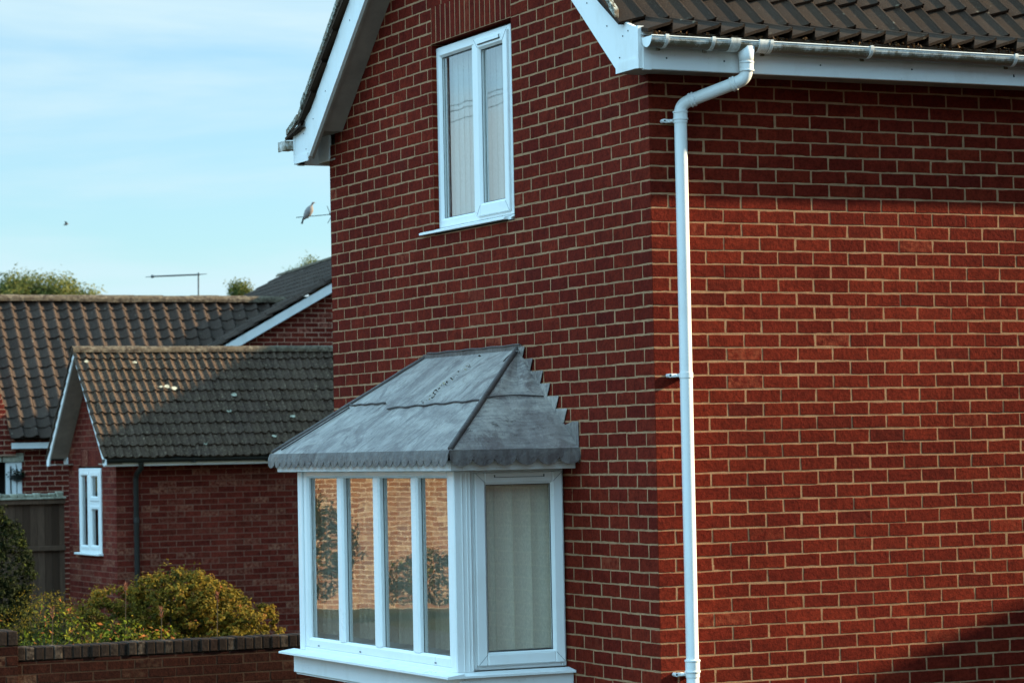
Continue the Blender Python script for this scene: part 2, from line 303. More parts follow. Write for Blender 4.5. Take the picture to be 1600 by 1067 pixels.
# ------------------------------------------------------------------ brickwork: every brick a bevelled face standing proud of its mortar bed
CH = 0.075
def joints(u0, u1, first, openings_row):
    """brick intervals in one course between u0 and u1; joints at first + n*.225, cut by openings"""
    segs = [(u0, u1)]
    for a, b in openings_row:
        ns_ = []
        for s0, s1 in segs:
            if b <= s0 or a >= s1: ns_.append((s0, s1)); continue
            if a > s0: ns_.append((s0, a))
            if b < s1: ns_.append((b, s1))
        segs = ns_
    out = []
    for s0, s1 in segs:
        if s1-s0 < 0.03: out.append((s0, s1, [])); continue
        n0 = math.ceil((s0-first)/0.225); js = []
        x = first+n0*0.225
        while x < s1: js.append(x); x += 0.225
        js = [j for j in js if j-s0 > 0.035 and s1-j > 0.035]
        out.append((s0, s1, js))
    return out
def brickwork(mb, O, U, N, u0, u1, z0, z1, even, odd, openings=(), clip=None, fine=True, jit=1.0, bead=True):
    """O origin, U along, N outward; z absolute.  Course j spans j*.075..(j+1)*.075.  clip(z) -> (ulo, uhi)"""
    O = Vector(O); U = Vector(U).normalized(); N = Vector(N).normalized()
    def P(u, z, n): q = O+U*u+N*n; return (q.x, q.y, z)
    flip = U.cross(Vector((0, 0, 1))).dot(N) < 0
    def addf(vs, m, c):
        n = len(vs); mb.add(vs, [tuple(range(n))[::-1] if flip else tuple(range(n))], m, c)
    j0 = math.floor(z0/CH+1e-6); j1 = math.ceil(z1/CH-1e-6)
    for j in range(j0, j1):
        za, zb = j*CH, (j+1)*CH; zm = (za+zb)/2
        zlo, zhi = max(za, z0), min(zb, z1)
        if zhi-zlo < 0.01: continue
        a, b = u0, u1
        if clip:
            lo, hi = clip(zm); a, b = max(a, lo), min(b, hi)
            if b-a < 0.05: continue
        ops = [(o_[0], o_[1]) for o_ in openings if o_[2] < zm < o_[3]]
        for s0, s1, js in joints(a, b, odd if j % 2 else even, ops):
            for p0, p1 in ((za, za+.0085), (zb-.0085, zb)): addf([P(s0, p0, -.0014), P(s1, p0, -.0014), P(s1, p1, -.0014), P(s0, p1, -.0014)], 1, (0.5, 0.5, 0.5))
            for x_ in js: addf([P(x_-.008, za+.003, -.0009), P(x_+.008, za+.003, -.0009), P(x_+.008, zb-.003, -.0009), P(x_-.008, zb-.003, -.0009)], 1, (0.5, 0.5, 0.5))
            addf([P(s0+.006, za, -.012), P(s1-.006, za, -.012), P(s1-.006, zb, -.012), P(s0+.006, zb, -.012)], 1, (0.5, 0.5, 0.5))
            ed = [s0]+js+[s1]
            for e0, e1 in zip(ed, ed[1:]):
                if e1-e0 < 0.03: continue
                ja = lambda s=0.0011: max(-.0028, min(.0028, random.gauss(0, s)*jit))
                ua = e0+(0.0005 if e0 == s0 else 0.0042); ub = e1-(0.0005 if e1 == s1 else 0.0042)
                zc, zd = za+0.0042, zb-0.0042
                if zlo > za: zc = zlo
                if zhi < zb: zd = zhi
                dn = max(-.0006, min(.0012, random.gauss(0.0001, 0.0005)*jit))
                cor = [(ua+ja(), zc+ja()), (ub+ja(), zc+ja()), (ub+ja(), zd+ja()), (ua+ja(), zd+ja())]
                if e0 == s0: cor[0] = (ua, cor[0][1]); cor[3] = (ua, cor[3][1])
                if e1 == s1: cor[1] = (ub, cor[1][1]); cor[2] = (ub, cor[2][1])
                if fine and random.random() < .16:
                    q_ = random.randrange(4); cc_ = cor[q_]
                    if ua+.02 < cc_[0] < ub or ua < cc_[0] < ub-.02 or (e0 != s0 and e1 != s1): cor[q_] = (cc_[0]+(.0045 if cc_[0] < (ua+ub)/2 else -.0045)*random.random(), cc_[1]+(.003 if cc_[1] < (zc+zd)/2 else -.003)*random.random())
                mid = []
                if fine:      # slightly wandering arrises
                    for q in range(4):
                        p, r = cor[q], cor[(q+1) % 4]; mid.append(p)
                        kk = 7 if q % 2 == 0 else 2; wk = 0.0
                        for i in range(1, kk+1):
                            f = i/(kk+1); wk = wk*.5+ja(0.0008); mid.append((p[0]+(r[0]-p[0])*f+(wk if q % 2 else 0), p[1]+(r[1]-p[1])*f+(0 if q % 2 else wk)))
                    ring = mid
                else: ring = cor
                cu = (ua+ub)/2; cz = (zc+zd)/2
                def inset(d): return [(p[0]+(d if p[0] < cu else -d)*(abs(p[0]-cu) > (ub-ua)/2-0.006), p[1]+(d if p[1] < cz else -d)*(abs(p[1]-cz) > (zd-zc)/2-0.006)) for p in ring]
                tilt = (random.gauss(0, 0.003), random.gauss(0, 0.006)) if fine else (0, 0)
                h = lambda p: dn+(p[0]-cu)*tilt[0]*jit+(p[1]-cz)*tilt[1]*jit
                r0 = [P(p[0], p[1], -0.005) for p in ring]
                r1 = [P(p[0], p[1], -0.0016+h(p)) for p in inset(0.0003)]
                r2_ = [P(p[0], p[1], h(p)) for p in inset(0.0022)]
                c = (random.random(), random.random(), random.random()); n = len(ring)
                vs = r0+r1+r2_
                fs = []
                for L_ in (0, 1):
                    for i in range(n):
                        q = (L_*n+i, L_*n+(i+1) % n, (L_+1)*n+(i+1) % n, (L_+1)*n+i); fs.append(q[::-1] if flip else q)
                fs.append(tuple(range(2*n, 3*n))[::-1] if flip else tuple(range(2*n, 3*n)))
                mb.add(vs, fs, 0, c)
def soldier(mb, O, U, N, u0, u1, z0, z1):
    O = Vector(O); U = Vector(U).normalized(); N = Vector(N).normalized(); flip = U.cross(Vector((0, 0, 1))).dot(N) < 0
    def P(u, z, n): q = O+U*u+N*n; return (q.x, q.y, z)
    mb.add([P(u0, z0, -.0015), P(u1, z0, -.0015), P(u1, z1, -.0015), P(u0, z1, -.0015)], [(3, 2, 1, 0) if flip else (0, 1, 2, 3)], 1)
    n = round((u1-u0)/CH); s = (u1-u0)/n
    for i in range(n):
        a, b = u0+i*s+.005, u0+(i+1)*s-.005; zc, zd = z0+.004, z1-.004; dn = random.gauss(0, .0006)
        ring = [(a, zc), (b, zc), (b, zd), (a, zd)]; ins = [(a+.002, zc+.002), (b-.002, zc+.002), (b-.002, zd-.002), (a+.002, zd-.002)]
        vs = [P(*p, -.005) for p in ring]+[P(*p, -.0015+dn) for p in ring]+[P(*p, dn) for p in ins]; fs = []
        for L_ in (0, 1):
            for k in range(4):
                q = (L_*4+k, L_*4+(k+1) % 4, L_*4+4+(k+1) % 4, L_*4+4+k); fs.append(q[::-1] if flip else q)
        fs.append((11, 10, 9, 8) if flip else (8, 9, 10, 11)); mb.add(vs, fs, 0, (random.random(), random.random()*0.9, random.random()))
def reveal(mb, face, a0, a1, z0, z1, depth, axis, m=0):
    """brick reveals round an opening in a plane x=face (axis 'x', going +x) or y=face (axis 'y')"""
    def P(a, z, d): return (face+d, a, z) if axis == 'x' else (a, face+d, z)
    j = math.floor(z0/CH)
    for a in (a0, a1):
        for k in range(j, math.ceil(z1/CH)):
            za, zb = max(k*CH+.005, z0), min((k+1)*CH-.005, z1)
            if zb <= za: continue
            c = (random.random(), random.random()*.8, random.random()*.8); mb.quad(P(a, za, .001), P(a, za, depth), P(a, zb, depth), P(a, zb, .001), 0, c)
        s = 0.001 if a == a0 else -0.001
        mb.quad(P(a-s, z0, 0), P(a-s, z0, depth), P(a-s, z1, depth), P(a-s, z1, 0), 1)
    mb.quad(P(a0, z1, 0), P(a1, z1, 0), P(a1, z1, depth), P(a0, z1, depth), 0); mb.quad(P(a0, z0, 0), P(a1, z0, 0), P(a1, z0, depth), P(a0, z0, depth), 1)

# ------------------------------------------------------------------ roof tiles
def tiles(mb, A, U, V, width, pts, pitch, prof, thick=0.016, jit=0.004, m=0, lift=0.02, trim=None):
    """A eave corner; U along eave; courses between successive pts = distances along V (polyline of 3D offsets)"""
    U = Vector(U).normalized(); A = Vector(A)
    ncol = int(width/pitch+0.999)
    for i in range(len(pts)-1):
        p0 = A+Vector(pts[i]); p1 = A+Vector(pts[i+1]); d = (p1-p0); ln = d.length; d.normalize(); Nn = U.cross(d).normalized()
        if Nn.z < 0: Nn = -Nn
        top = p1+d*0.05
        for k in range(ncol):
            if trim and not trim(i, k): continue
            j1, j2, j3 = random.gauss(0, jit), random.gauss(0, jit*0.6), random.gauss(0, jit*0.4)
            c = (random.random(), random.random(), random.random())
            rowB = []; rowT = []; rowU = []
            for (f, h) in prof:
                u = k*pitch+f*pitch
                if u > width: u = width
                base = p0+U*(u+j3)+d*(-j1)
                rowU.append(base+Nn*(lift+h+j2-thick)); rowB.append(base+Nn*(lift+h+j2)); rowT.append(top+U*u+Nn*(h*1.0-0.004))
            mb.grid([rowU, rowB], m, c); mid = [b.lerp(t_, 0.5) for b, t_ in zip(rowB, rowT)]; mb.grid([rowB, mid, rowT], m, c)
            mb.grid([rowT, [q-Nn*0.012 for q in rowU]], m, c) if False else None
            # side drop at the right edge
            mb.quad(rowB[-1], rowT[-1], rowT[-1]-Nn*0.02, rowU[-1]-Nn*0.01, m, c); mb.quad(rowB[0], rowU[0], rowT[0]-Nn*0.02, rowT[0], m, c)
            mb.quad(rowU[0]-Nn*0.002, rowU[-1]-Nn*0.002, rowT[-1]-Nn*0.03, rowT[0]-Nn*0.03, m, c)
PROF_FLAT = [(0, 0), (.1, .005), (.35, .018), (.6, .030), (.80, .039), (.87, .043), (.90, .051), (.94, .053), (.975, .050), (1, .008)]
def wave(h, n=9, ph=0.0): return [(i/(n-1), h*0.5*(1+math.cos(2*math.pi*(i/(n-1)+ph)))) for i in range(n)]
PROF_PAN = [(0, .010), (.10, .003), (.25, 0), (.42, .003), (.54, .012), (.64, .034), (.73, .056), (.82, .060), (.91, .040), (1, .010)]
def bezier_path(ps, n=6):
    return ps

def P3(u, v, d):
    r_ = r2*((u-800)/FPX)-u2*((v-533.5)/FPX)+fw; return CAM+r_*d
# ------------------------------------------------------------------ setting
mb = MB(); mb.box(-300, 300, -300, 600, -1.3, GZ); tag(mb.build('ground', M['ground']), kind='structure')
mb = MB(); mb.quad((-9.5, -40, GZ+.004), (-3.2, -40, GZ+.004), (-3.2, 90, GZ+.004), (-9.5, 90, GZ+.004)); tag(mb.build('road', M['asphalt']), kind='structure')
mb = MB(); mb.box(-3.2, -3.08, -40, 90, GZ-.1, GZ+.12); mb.box(-3.08, -1.9, -40, 90, GZ-.1, GZ+.115); tag(mb.build('pavement', M['paving']), kind='structure')

# ------------------------------------------------------------------ main brick house (corner at the origin; gable on x=0, side wall on y=0)
house = empty('brick_house', (0, 0, 0), 'large red brick house with a white framed gable, tiled roof and lead topped bay window', 'house')
LG = 4.60; SL = 0.879; ZT = 4.09
def gclip(z):
    t_ = max(0, (z-ZT-0.06)/SL); return (t_, LG-0.04-t_+0.04)
WY0, WY1, WZ0, WZ1 = 1.69, 2.855, 3.47, 4.655          # upper window opening
BY0, BY1, BZ0, BZ1 = 1.14, 3.42, 0.90, 2.02            # opening behind the bay
mb = MB()
brickwork(mb, (0, 0, 0), (1, 0, 0), (0, -1, 0), 0, 6.0, GZ, 4.12, .220, .1075)
brickwork(mb, (0, 0, 0), (0, 1, 0), (-1, 0, 0), 0, LG, GZ, 6.3, .1075, .2195, openings=[(WY0, WY1, WZ0, WZ1+0.235), (BY0, BY1, BZ0, BZ1)], clip=gclip)
soldier(mb, (0, 0, 0), (0, 1, 0), (-1, 0, 0), WY0, WY1, WZ1-0.005, WZ1+0.232)
reveal(mb, 0, WY0, WY1, WZ0, WZ1-.005, 0.09, 'x')
mb.quad((6, 0, GZ), (8, 0, GZ), (8, 0, 4.12), (6, 0, 4.12)); mb.quad((8, 0, GZ), (8, LG, GZ), (8, LG, 4.12), (8, 0, 4.12)); mb.quad((0, LG, GZ), (8, LG, GZ), (8, LG, 4.12), (0, LG, 4.12))
mb.add([(8, 0, 4.12), (8, LG, 4.12), (8, LG/2, 6.2)], [(0, 1, 2)])
wall = mb.build('wall', [M['brick'], M['mortar']], house)
# rooms behind the two windows
mb = MB()
def room(x0, x1, y0, y1, z0, z1):
    mb.quad((x1, y0, z0), (x1, y1, z0), (x1, y1, z1), (x1, y0, z1)); mb.quad((x0, y0, z0), (x1, y0, z0), (x1, y0, z1), (x0, y0, z1)); mb.quad((x0, y1, z0), (x1, y1, z0), (x1, y1, z1), (x0, y1, z1))
    mb.quad((x0, y0, z0), (x1, y0, z0), (x1, y1, z0), (x0, y1, z0)); mb.quad((x0, y0, z1), (x1, y0, z1), (x1, y1, z1), (x0, y1, z1))
room(0.10, 3.5, 0.5, 4.2, 2.6, 4.9); room(0.05, 3.5, 0.2, 4.4, 0.3, 2.4)
mb.build('interior_wall', M['plaster'], house)

# roof
AP = 2.28
mb = MB()
def yz(y, z, x): return (x, y, z)
eave = [(0, 0, 0), (0, .24, .075)]; s41 = math.atan(SL); g = 0.272
k = 1
while eave[-1][1] < 2.30+0.25: p = eave[-1]; eave.append((0, p[1]+g*math.cos(s41), p[2]+g*math.sin(s41)))
eave = [e for e in eave if e[1] <= AP+.31+.12]
tiles(mb, (-0.168, -0.315, 4.262), (1, 0, 0), None, 8.5, eave[:2], 0.1465, PROF_FLAT, 0.017, 0.0045, lift=0.022)
tiles(mb, (-0.215, -0.315, 4.262), (1, 0, 0), None, 8.5, eave[1:], 0.1465, PROF_FLAT, 0.017, 0.0045, lift=0.022)
eaveL = [(p[0], -p[1], p[2]) for p in eave]
tiles(mb, (-0.215, LG+0.275, 4.262), (1, 0, 0), None, 8.5, eaveL, 0.1465, PROF_FLAT, 0.017, 0.004, lift=0.022)
# deck below the tiles
ridge_z = 4.262+.075+(AP+.315-.24)*SL
for sgn in (0, 1):
    f = (lambda y: y) if not sgn else (lambda y: 2*AP-y)
    mb.quad((-.17, f(-.29), 4.245), (8.2, f(-.29), 4.245), (8.2, f(-.075), 4.325), (-.17, f(-.075), 4.325), 1)
    mb.quad((-.17, f(-.075), 4.325), (8.2, f(-.075), 4.325), (8.2, f(AP), ridge_z-.01), (-.17, f(AP), ridge_z-.01), 1)
for k in range(19):
    ps = [(-.23+k*.45, AP+.11*math.cos(a), ridge_z+.0+.07*math.sin(a)) for a in np.linspace(0, math.pi, 9)]
    mb.grid([ps, [(p[0]+.46, p[1], p[2]) for p in ps]], 0, (random.random(), .5, .5))
roof = mb.build('roof', [M['tile'], M['black']], house)
# verge mortar with lichen under the edge tiles
mb = MB()
def strip(pa, pb, x0, x1, h, nseg=34):
    pa = Vector(pa); pb = Vector(pb)
    for i in range(nseg):
        a = pa.lerp(pb, i/nseg); b_ = pa.lerp(pb, (i+1)/nseg); r_ = random.gauss(0, .003)
        mb.prism([(x0+r_, a.y, a.z), (x0+r_, b_.y, b_.z), (x0+r_, b_.y, b_.z+h), (x0+r_, a.y, a.z+h)], (x1-x0, 0, 0))
strip((0, -.062, 4.378), (0, AP, 4.375+(AP+.072)*SL), -.221, -.196, .046)
strip((0, 4.56+.29, 4.290), (0, 4.56+.072, 4.372), -.221, -.196, .040, 4); strip((0, 4.56+.072, 4.375), (0, AP, 4.375+(AP+.072)*SL), -.221, -.196, .050)
mb.build('verge_mortar', M['verge'], roof)
# moss and debris lodged between the tiles
mb = MB()
for _ in range(2600):
    i = random.choice([0, 0, 0, 1, 1, 2, 2, 3, 4, 5, 6, 7, 8]); kx = random.randint(0, 34)
    u = kx*0.1465+random.gauss(0.125, 0.03)-.215; p = eave[i+1] if i+1 < len(eave) else eave[-1]
    if random.random() < .35: p = eave[i]
    q = Vector((u, -.315+p[1]-random.uniform(-.03, .02), 4.262+p[2]+random.uniform(.0, .018))); s_ = random.uniform(.004, .017)
    vs = [q+Vector((random.gauss(0, 1), random.gauss(0, 1), random.gauss(0, .7))).normalized()*s_ for _ in range(6)]
    mb.add(vs, [(0, 1, 2), (0, 2, 3), (3, 4, 5), (1, 4, 2), (2, 5, 0), (1, 3, 5)], 0, (random.random()**3, .5, .5))
mb.build('moss', leaf_mat('dry_moss', [(0, (0.05, 0.025, 0.012)), (0.5, (0.10, 0.05, 0.02)), (1, (0.26, 0.15, 0.07))], .1), roof, kind='stuff')

# bargeboards
def barge(mirror):
    f = (lambda y: y) if not mirror else (lambda y: 4.56-y)
    pts = [(-.235, 4.093), (.031, 4.117), (AP, ZT+SL*AP), (AP, ZT+.27+SL*AP), (.177, 4.512), (.069, 4.422), (-.112, 4.341), (-.176, 4.318), (-.238, 4.303)]
    mb = MB(); mb.prism([(-.178, f(y), z) for y, z in pts], (.022, 0, 0))
    # lapped foot piece and corner trim
    mb.box(-.184, -.1775, f(-.237), f(.02), 4.088, 4.142); mb.box(-.186, -.150, f(-.243), f(-.222), 4.085, 4.31, 0)
    o = mb.build('bargeboard', M['paint'], house)
    for (y, z) in ((-.02, 4.17), (-.06, 4.28), (.12, 4.36), (.35, 4.52), (.8, 4.93), (1.3, 5.38), (-.12, 4.30)):
        mb = MB(); mb.tube([(-.181, f(y), z), (-.177, f(y), z)], .004, 8); mb.build('screw_head', M['seal'], o)
barge(False); barge(True)
mb = MB()      # sloping soffits behind the bargeboards
for mir in (0, 1):
    f = (lambda y: y) if not mir else (lambda y: 4.56-y)
    ya, za_ = (.03, 4.122) if not mir else (.20, ZT+.006+SL*.20)
    mb.quad((-.158, f(ya), za_), (0.004, f(ya), za_), (0.004, f(AP), ZT+.006+SL*AP), (-.158, f(AP), ZT+.006+SL*AP))
    if mir: mb.quad((-.158, f(ya), za_), (0.004, f(ya), za_), (0.004, 4.79, za_), (-.158, 4.79, za_))
    mb.prism([(-.1558, f(.02), 4.10), (-.1558, f(AP), ZT+SL*AP-.012), (-.1558, f(AP), ZT+SL*AP+.03), (-.1558, f(.02), 4.14)], (.018, 0, 0))
mb.build('soffit', M['soffit'], house)
mb = MB()      # eaves boxes
mb.box(-.155, 8, -.225, 0.06, 4.094, 4.106); mb.build('eaves_soffit', M['soffit'], house); mb = MB(); mb.box(-.004, 8, 4.5, 4.79, 4.094, 4.106)
mb.build('eaves_soffit', M['soffit'], house)
mb = MB(); mb.box(-.008, .012, 4.59, 4.785, 4.096, 4.275, bev=.003); mb.build('box_end', M['fascia'], house)
def fascia(y0, y1, x0=-.156):
    mb = MB(); mb.box(x0, 8.2, y0, y1, 4.082, 4.285, bev=.003)
    mb.box(x0-.002, x0+.045, y0-.003 if y0 < 0 else y0, y1 if y0 < 0 else y1+.003, 4.079, 4.287)
    o = mb.build('fascia', M['fascia'], house)
    if y0 < 0:
        for x_ in (-.02, .33, .93, 1.52, 2.2):
            mb = MB(); mb.tube([(x_, y0-.003, 4.145+random.uniform(-.015, .015)), (x_, y0+.001, 4.145)], .0045, 8); mb.build('screw_head', M['seal'], o)
fascia(-.247, -.226); fascia(4.786, 4.807)
# gutters
def gutter(yc, ztop, sgn, xa, xb, drop, brackets, union=()):
    mb = MB(); rr = .055
    xs = list(np.arange(xa, xb, .12))+[xb]
    for rad, mi in ((rr, 0), (rr-.003, 0)):
        rows = []
        for x_ in xs:
            zt = ztop-drop*(x_-xa)+.0012*math.sin(x_*5); rows.append([(x_, yc+rad*math.cos(a), zt-rad*1.0*math.sin(a)) for a in np.linspace(0, math.pi, 17)])
        for i in range(len(rows)-1):
            for q in range(16):
                lv = math.sin(math.pi*(q+.5)/16)
                mb.quad(rows[i][q], rows[i][q+1], rows[i+1][q+1], rows[i+1][q], 0, (lv if rad == rr else .9, .5, .5))
    for s_ in (-1, 1):     # rolled rims
        mb.tube([(xs[0], yc+s_*rr, ztop), (xs[-1], yc+s_*rr, ztop-drop*(xb-xa))], .0038, 8, 0, (0.1, .5, .5))
    mb.add([(xa, yc+rr*math.cos(a), ztop-rr*math.sin(a)) for a in np.linspace(0, math.pi, 17)], [tuple(range(17))], 0, (0, 0, 0))
    go = mb.build('gutter', M['gutter'], house, smooth=True, angle=40)
    def saddle(x_, wd, r_, name, tn_=(.15, .5, .5)):
        mb = MB(); zt = ztop-drop*(x_-xa)
        for xx, r_2 in ((x_-wd/2, r_), (x_+wd/2, r_)): pass
        o1 = [(x_-wd/2, yc+r_*math.cos(a), zt+.003-r_*math.sin(a)) for a in np.linspace(-.12, math.pi+.12, 19)]; o2 = [(x_+wd/2, p[1], p[2]) for p in o1]
        i1 = [(x_-wd/2, yc+(r_-.004)*math.cos(a), zt+.003-(r_-.004)*math.sin(a)) for a in np.linspace(-.12, math.pi+.12, 19)]; i2 = [(x_+wd/2, p[1], p[2]) for p in i1]
        mb.grid([i1, o1, o2, i2], 0, tn_)
        if sgn < 0 and name == 'bracket': mb.box(x_-wd/2, x_+wd/2, -.25, yc+r_*.7, zt-.062, zt-.035, 0, (.6, .5, .5))
        return mb.build(name, M['gutter'], go, smooth=True, angle=40)
    for bx_ in brackets: saddle(bx_, .020, .0605, 'bracket')
    for ux in union: saddle(ux-.03, .012, .0600, 'union_clip'); saddle(ux, .05, .0585, 'union_clip')
    return go
gut = gutter(-.306, 4.243, -1, -.168, 8.1, .0035, (-.075, .205, .56, 1.19, 2.14), (0.345, 0.52))
gutter(4.87, 4.243, 1, -.168, 8.1, .0035, (.3, 1.1))
mb = MB(); mb.box(-.24, -.165, 4.812, 4.94, 4.19, 4.25, bev=.004); mb.box(-.245, -.235, 4.808, 4.945, 4.183, 4.253, bev=.003)
mb.build('gutter_end', M['gutter'], house)
# downpipe with swan neck
mb = MB(); RP = .034
def arc(p, d0, d1, r_, n=7):
    d0 = Vector(d0).normalized(); d1 = Vector(d1).normalized(); out = []
    for i in range(n+1):
        f = i/n; out.append(Vector(p)-d0*r_*(1-f)**2+d1*r_*f**2)
    return out
B1 = Vector((.432, -.306, 4.045)); B2 = Vector((.150, -.078, 3.925)); dg = (B2-B1).normalized()
path = [Vector((.432, -.306, 4.20)), Vector((.432, -.306, 4.12))]+arc(B1, (0, 0, -1), dg, .05)+arc(B2, dg, (0, 0, -1), .05)+[Vector((.150, -.078, 3.8)), Vector((.150, -.078, 2.2)), Vector((.150, -.078, GZ+.12)), Vector((.150, -.12, GZ+.04))]
mb.tube(path, RP, 24)
dp = mb.build('downpipe', M['pipe'], house, smooth=True, angle=50)
def collar(c, d, ln, r_, name='collar'):
    mb = MB(); c = Vector(c); d = Vector(d).normalized()
    ps = [c-d*ln/2, c-d*(ln/2-.002), c-d*(ln/2-.010), c-d*(ln/2-.012), c+d*(ln/2-.012), c+d*(ln/2-.010), c+d*(ln/2-.002), c+d*ln/2]
    mb.tube(ps, [r_, r_+.0045, r_+.0045, r_+.001, r_+.001, r_+.0045, r_+.0045, r_], 24); return mb.build(name, M['pipe'], dp, smooth=True, angle=40)
collar((.432, -.306, 4.110), (0, 0, 1), .055, RP+.003); collar(B1+dg*.075, dg, .028, RP+.002); collar(B2-dg*.070, dg, .030, RP+.002)
collar((.150, -.078, 3.865), (0, 0, 1), .05, RP+.003); collar((.150, -.078, .93), (0, 0, 1), .07, RP+.004)
mb = MB(); mb.tube([(.432, -.306, 4.215), (.432, -.306, 4.155), (.432, -.306, 4.135)], [.052, .040, .037], 24); mb.build('outlet', M['pipe'], dp, smooth=True)
def clip(z):
    mb = MB(); mb.tube([(.150, -.078, z-.014), (.150, -.078, z+.014)], RP+.0035, 24); mb.box(.068, .123, -.030, -.022, z-.010, z+.010, bev=.003)
    mb.box(.110, .190, -.044, -.001, z-.008, z+.008, bev=.003)
    mb.tube([(.078, -.034, z), (.078, -.001, z)], .011, 12)
    o_ = mb.build('pipe_clip', M['pipe'], dp, smooth=True, angle=40)
    mb = MB(); mb.tube([(.078, -.036, z), (.078, -.033, z)], .005, 8); mb.build('screw_head', M['seal'], dp)
clip(3.84); clip(2.475); clip(.885)

# ------------------------------------------------------------------ windows
def frame_ring(mb, P, a0, a1, z0, z1, wd, d0, d1, bot=None, top=None, bev=.004):
    """rectangular ring in a plane; P(a, z, d) maps"""
    bot = bot or wd; top = top or wd
    for (aa, ab, za, zb) in ((a0, a0+wd, z0, z1), (a1-wd, a1, z0, z1), (a0+wd, a1-wd, z0, z0+bot), (a0+wd, a1-wd, z1-top, z1)):
        p = P(aa, za, d0); q = P(ab, zb, d1); mb.box(p[0], q[0], p[1], q[1], p[2], q[2], bev=bev)
    # chamfered glazing bead
    i0, i1, j0, j1 = a0+wd, a1-wd, z0+bot, z1-top; e = .010
    dm = d0+.004; de = d0+.016
    o4 = [P(i0, j0, dm), P(i1, j0, dm), P(i1, j1, dm), P(i0, j1, dm)]; n4 = [P(i0+e, j0+e, de), P(i1-e, j0+e, de), P(i1-e, j1-e, de), P(i0+e, j1-e, de)]
    b4 = [P(i0+e, j0+e, de+.02), P(i1-e, j0+e, de+.02), P(i1-e, j1-e, de+.02), P(i0+e, j1-e, de+.02)]
    for k in range(4):
        mb.quad(o4[k], o4[(k+1) % 4], n4[(k+1) % 4], n4[k]); mb.quad(n4[k], n4[(k+1) % 4], b4[(k+1) % 4], b4[k])
def pane(P, a0, a1, z0, z1, d, parent, mat='glass'):
    mb = MB(); mb.quad(P(a0, z0, d), P(a1, z0, d), P(a1, z1, d), P(a0, z1, d)); mb.build('pane', M[mat], parent)
def gasket(P, a0, a1, z0, z1, d, parent):
    mb = MB()
    for q in ((a0-.002, a0+.004, z0, z1), (a1-.004, a1+.002, z0, z1), (a0+.004, a1-.004, z0-.002, z0+.004), (a0+.004, a1-.004, z1-.004, z1+.002)):
        a, b_ = P(q[0], q[2], d-.002), P(q[1], q[3], d-.0005); mb.box(a[0], b_[0], a[1], b_[1], a[2], b_[2])
    mb.build('seal', M['seal'], parent)
# upper window
PX = lambda a, z, d: (d, a, z)
win = MB()
frame_ring(win, PX, 1.772, 2.873, 3.492, 4.627, .055, .035, .10, bot=.05)
win.box(.035, .10, 2.26, 2.325, 3.542, 4.572, bev=.004)
uw = win.build('window', M['pvc'], house, label='upper gable window with one opening light')
mb = MB(); frame_ring(mb, PX, 1.795, 2.262, 3.516, 4.600, .058, .018, .08, bot=.068, top=.062); sash = mb.build('sash', M['pvc'], uw)
mb = MB(); mb.box(.012, .0175, 1.88, 2.20, 4.560, 4.585, bev=.002); mb.build('trickle_vent', M['pvc'], uw)
mb = MB(); mb.box(.0105, .0175, 1.885, 2.195, 4.5565, 4.5598); mb.box(.0105, .0175, 1.884, 1.891, 4.56, 4.580); mb.build('vent_slot', M['seal'], uw)
pane(PX, 2.325, 2.818, 3.542, 4.572, .062, uw, 'glass_c'); gasket(PX, 2.335, 2.808, 3.552, 4.562, .055, uw)
pane(PX, 1.853, 2.204, 3.584, 4.538, .050, uw, 'glass_c'); gasket(PX, 1.863, 2.194, 3.594, 4.528, .041, uw)
mb = MB(); mb.prism([(-.028, 1.775, 3.462), (-.028, 1.775, 3.475), (.034, 1.775, 3.492), (.034, 1.775, 3.462)], (0, 1.26, 0)); mb.prism([(-.002, 1.735, 3.458), (-.002, 1.735, 3.470), (.034, 1.735, 3.489), (.034, 1.735, 3.458)], (0, .04, 0)); mb.build('sill', M['pvc'], uw)
mb = MB()
for y_, z_ in ((2.70, 3.507), (1.86, 3.502)): mb = MB(); mb.box(.0335, .036, y_-.012, y_+.012, z_, z_+.007, bev=.001); mb.build('drain_cover', M['fascia'], uw)
mb = MB()       # closed pale vertical blind
y = 1.83
while y < 2.80:
    wv = .045; rows = []
    for z_ in (3.50, 4.60): rows.append([(.115+.009*math.sin(math.pi*f)+.006*f+random.uniform(-.003, .003)*0, y+wv*2*f, z_) for f in (0, .25, .5, .75, 1)])
    mb.grid(rows); y += .080
mb.build('blind', M['net'], uw, smooth=True)

# bay window
bx0 = -.70; BR, BL = 1.10, 3.50
bay = MB()
bay.box(-.70, -.59, 1.085, 1.150, .862, 1.985, bev=.006)                         # corner post, front right
bay.box(-.693, -.655, 1.150, 3.425, .862, .885, bev=.003); bay.box(-.70, -.64, 3.425, 3.50, .862, 1.985, bev=.006)
bay.box(-.64, -.02, 3.44, 3.50, .862, 1.985, bev=.004); bay.box(-.694, -.655, 1.150, 3.425, 1.955+.03, 1.998)
frame_ring(bay, lambda a, z, d: (-.688+d, a, z), 1.152, 3.423, .885, 1.985, .052, 0, .06, bot=.052, top=.030)
for a0, a1 in ((2.775, 2.865), (2.198, 2.292), (1.632, 1.722)): bay.box(-.690, -.63, a0, a1, .937, 1.955, bev=.012)
for a in (1.5, 1.65): pass
bayo = bay.build('bay_window', M['pvc'], house, label='white box bay window with four fixed front lights and one side light')
edges = [3.371, 2.865, 2.775, 2.292, 2.198, 1.722, 1.632, 1.204]
for q in range(0, 8, 2): pane(lambda a, z, d: (-.688+d, a, z), edges[q+1], edges[q], .937, 1.955, .030, bayo); gasket(lambda a, z, d: (-.688+d, a, z), edges[q+1]+.008, edges[q]-.008, .945, 1.947, .030, bayo)
PY = lambda a, z, d: (a, BR+d, z)
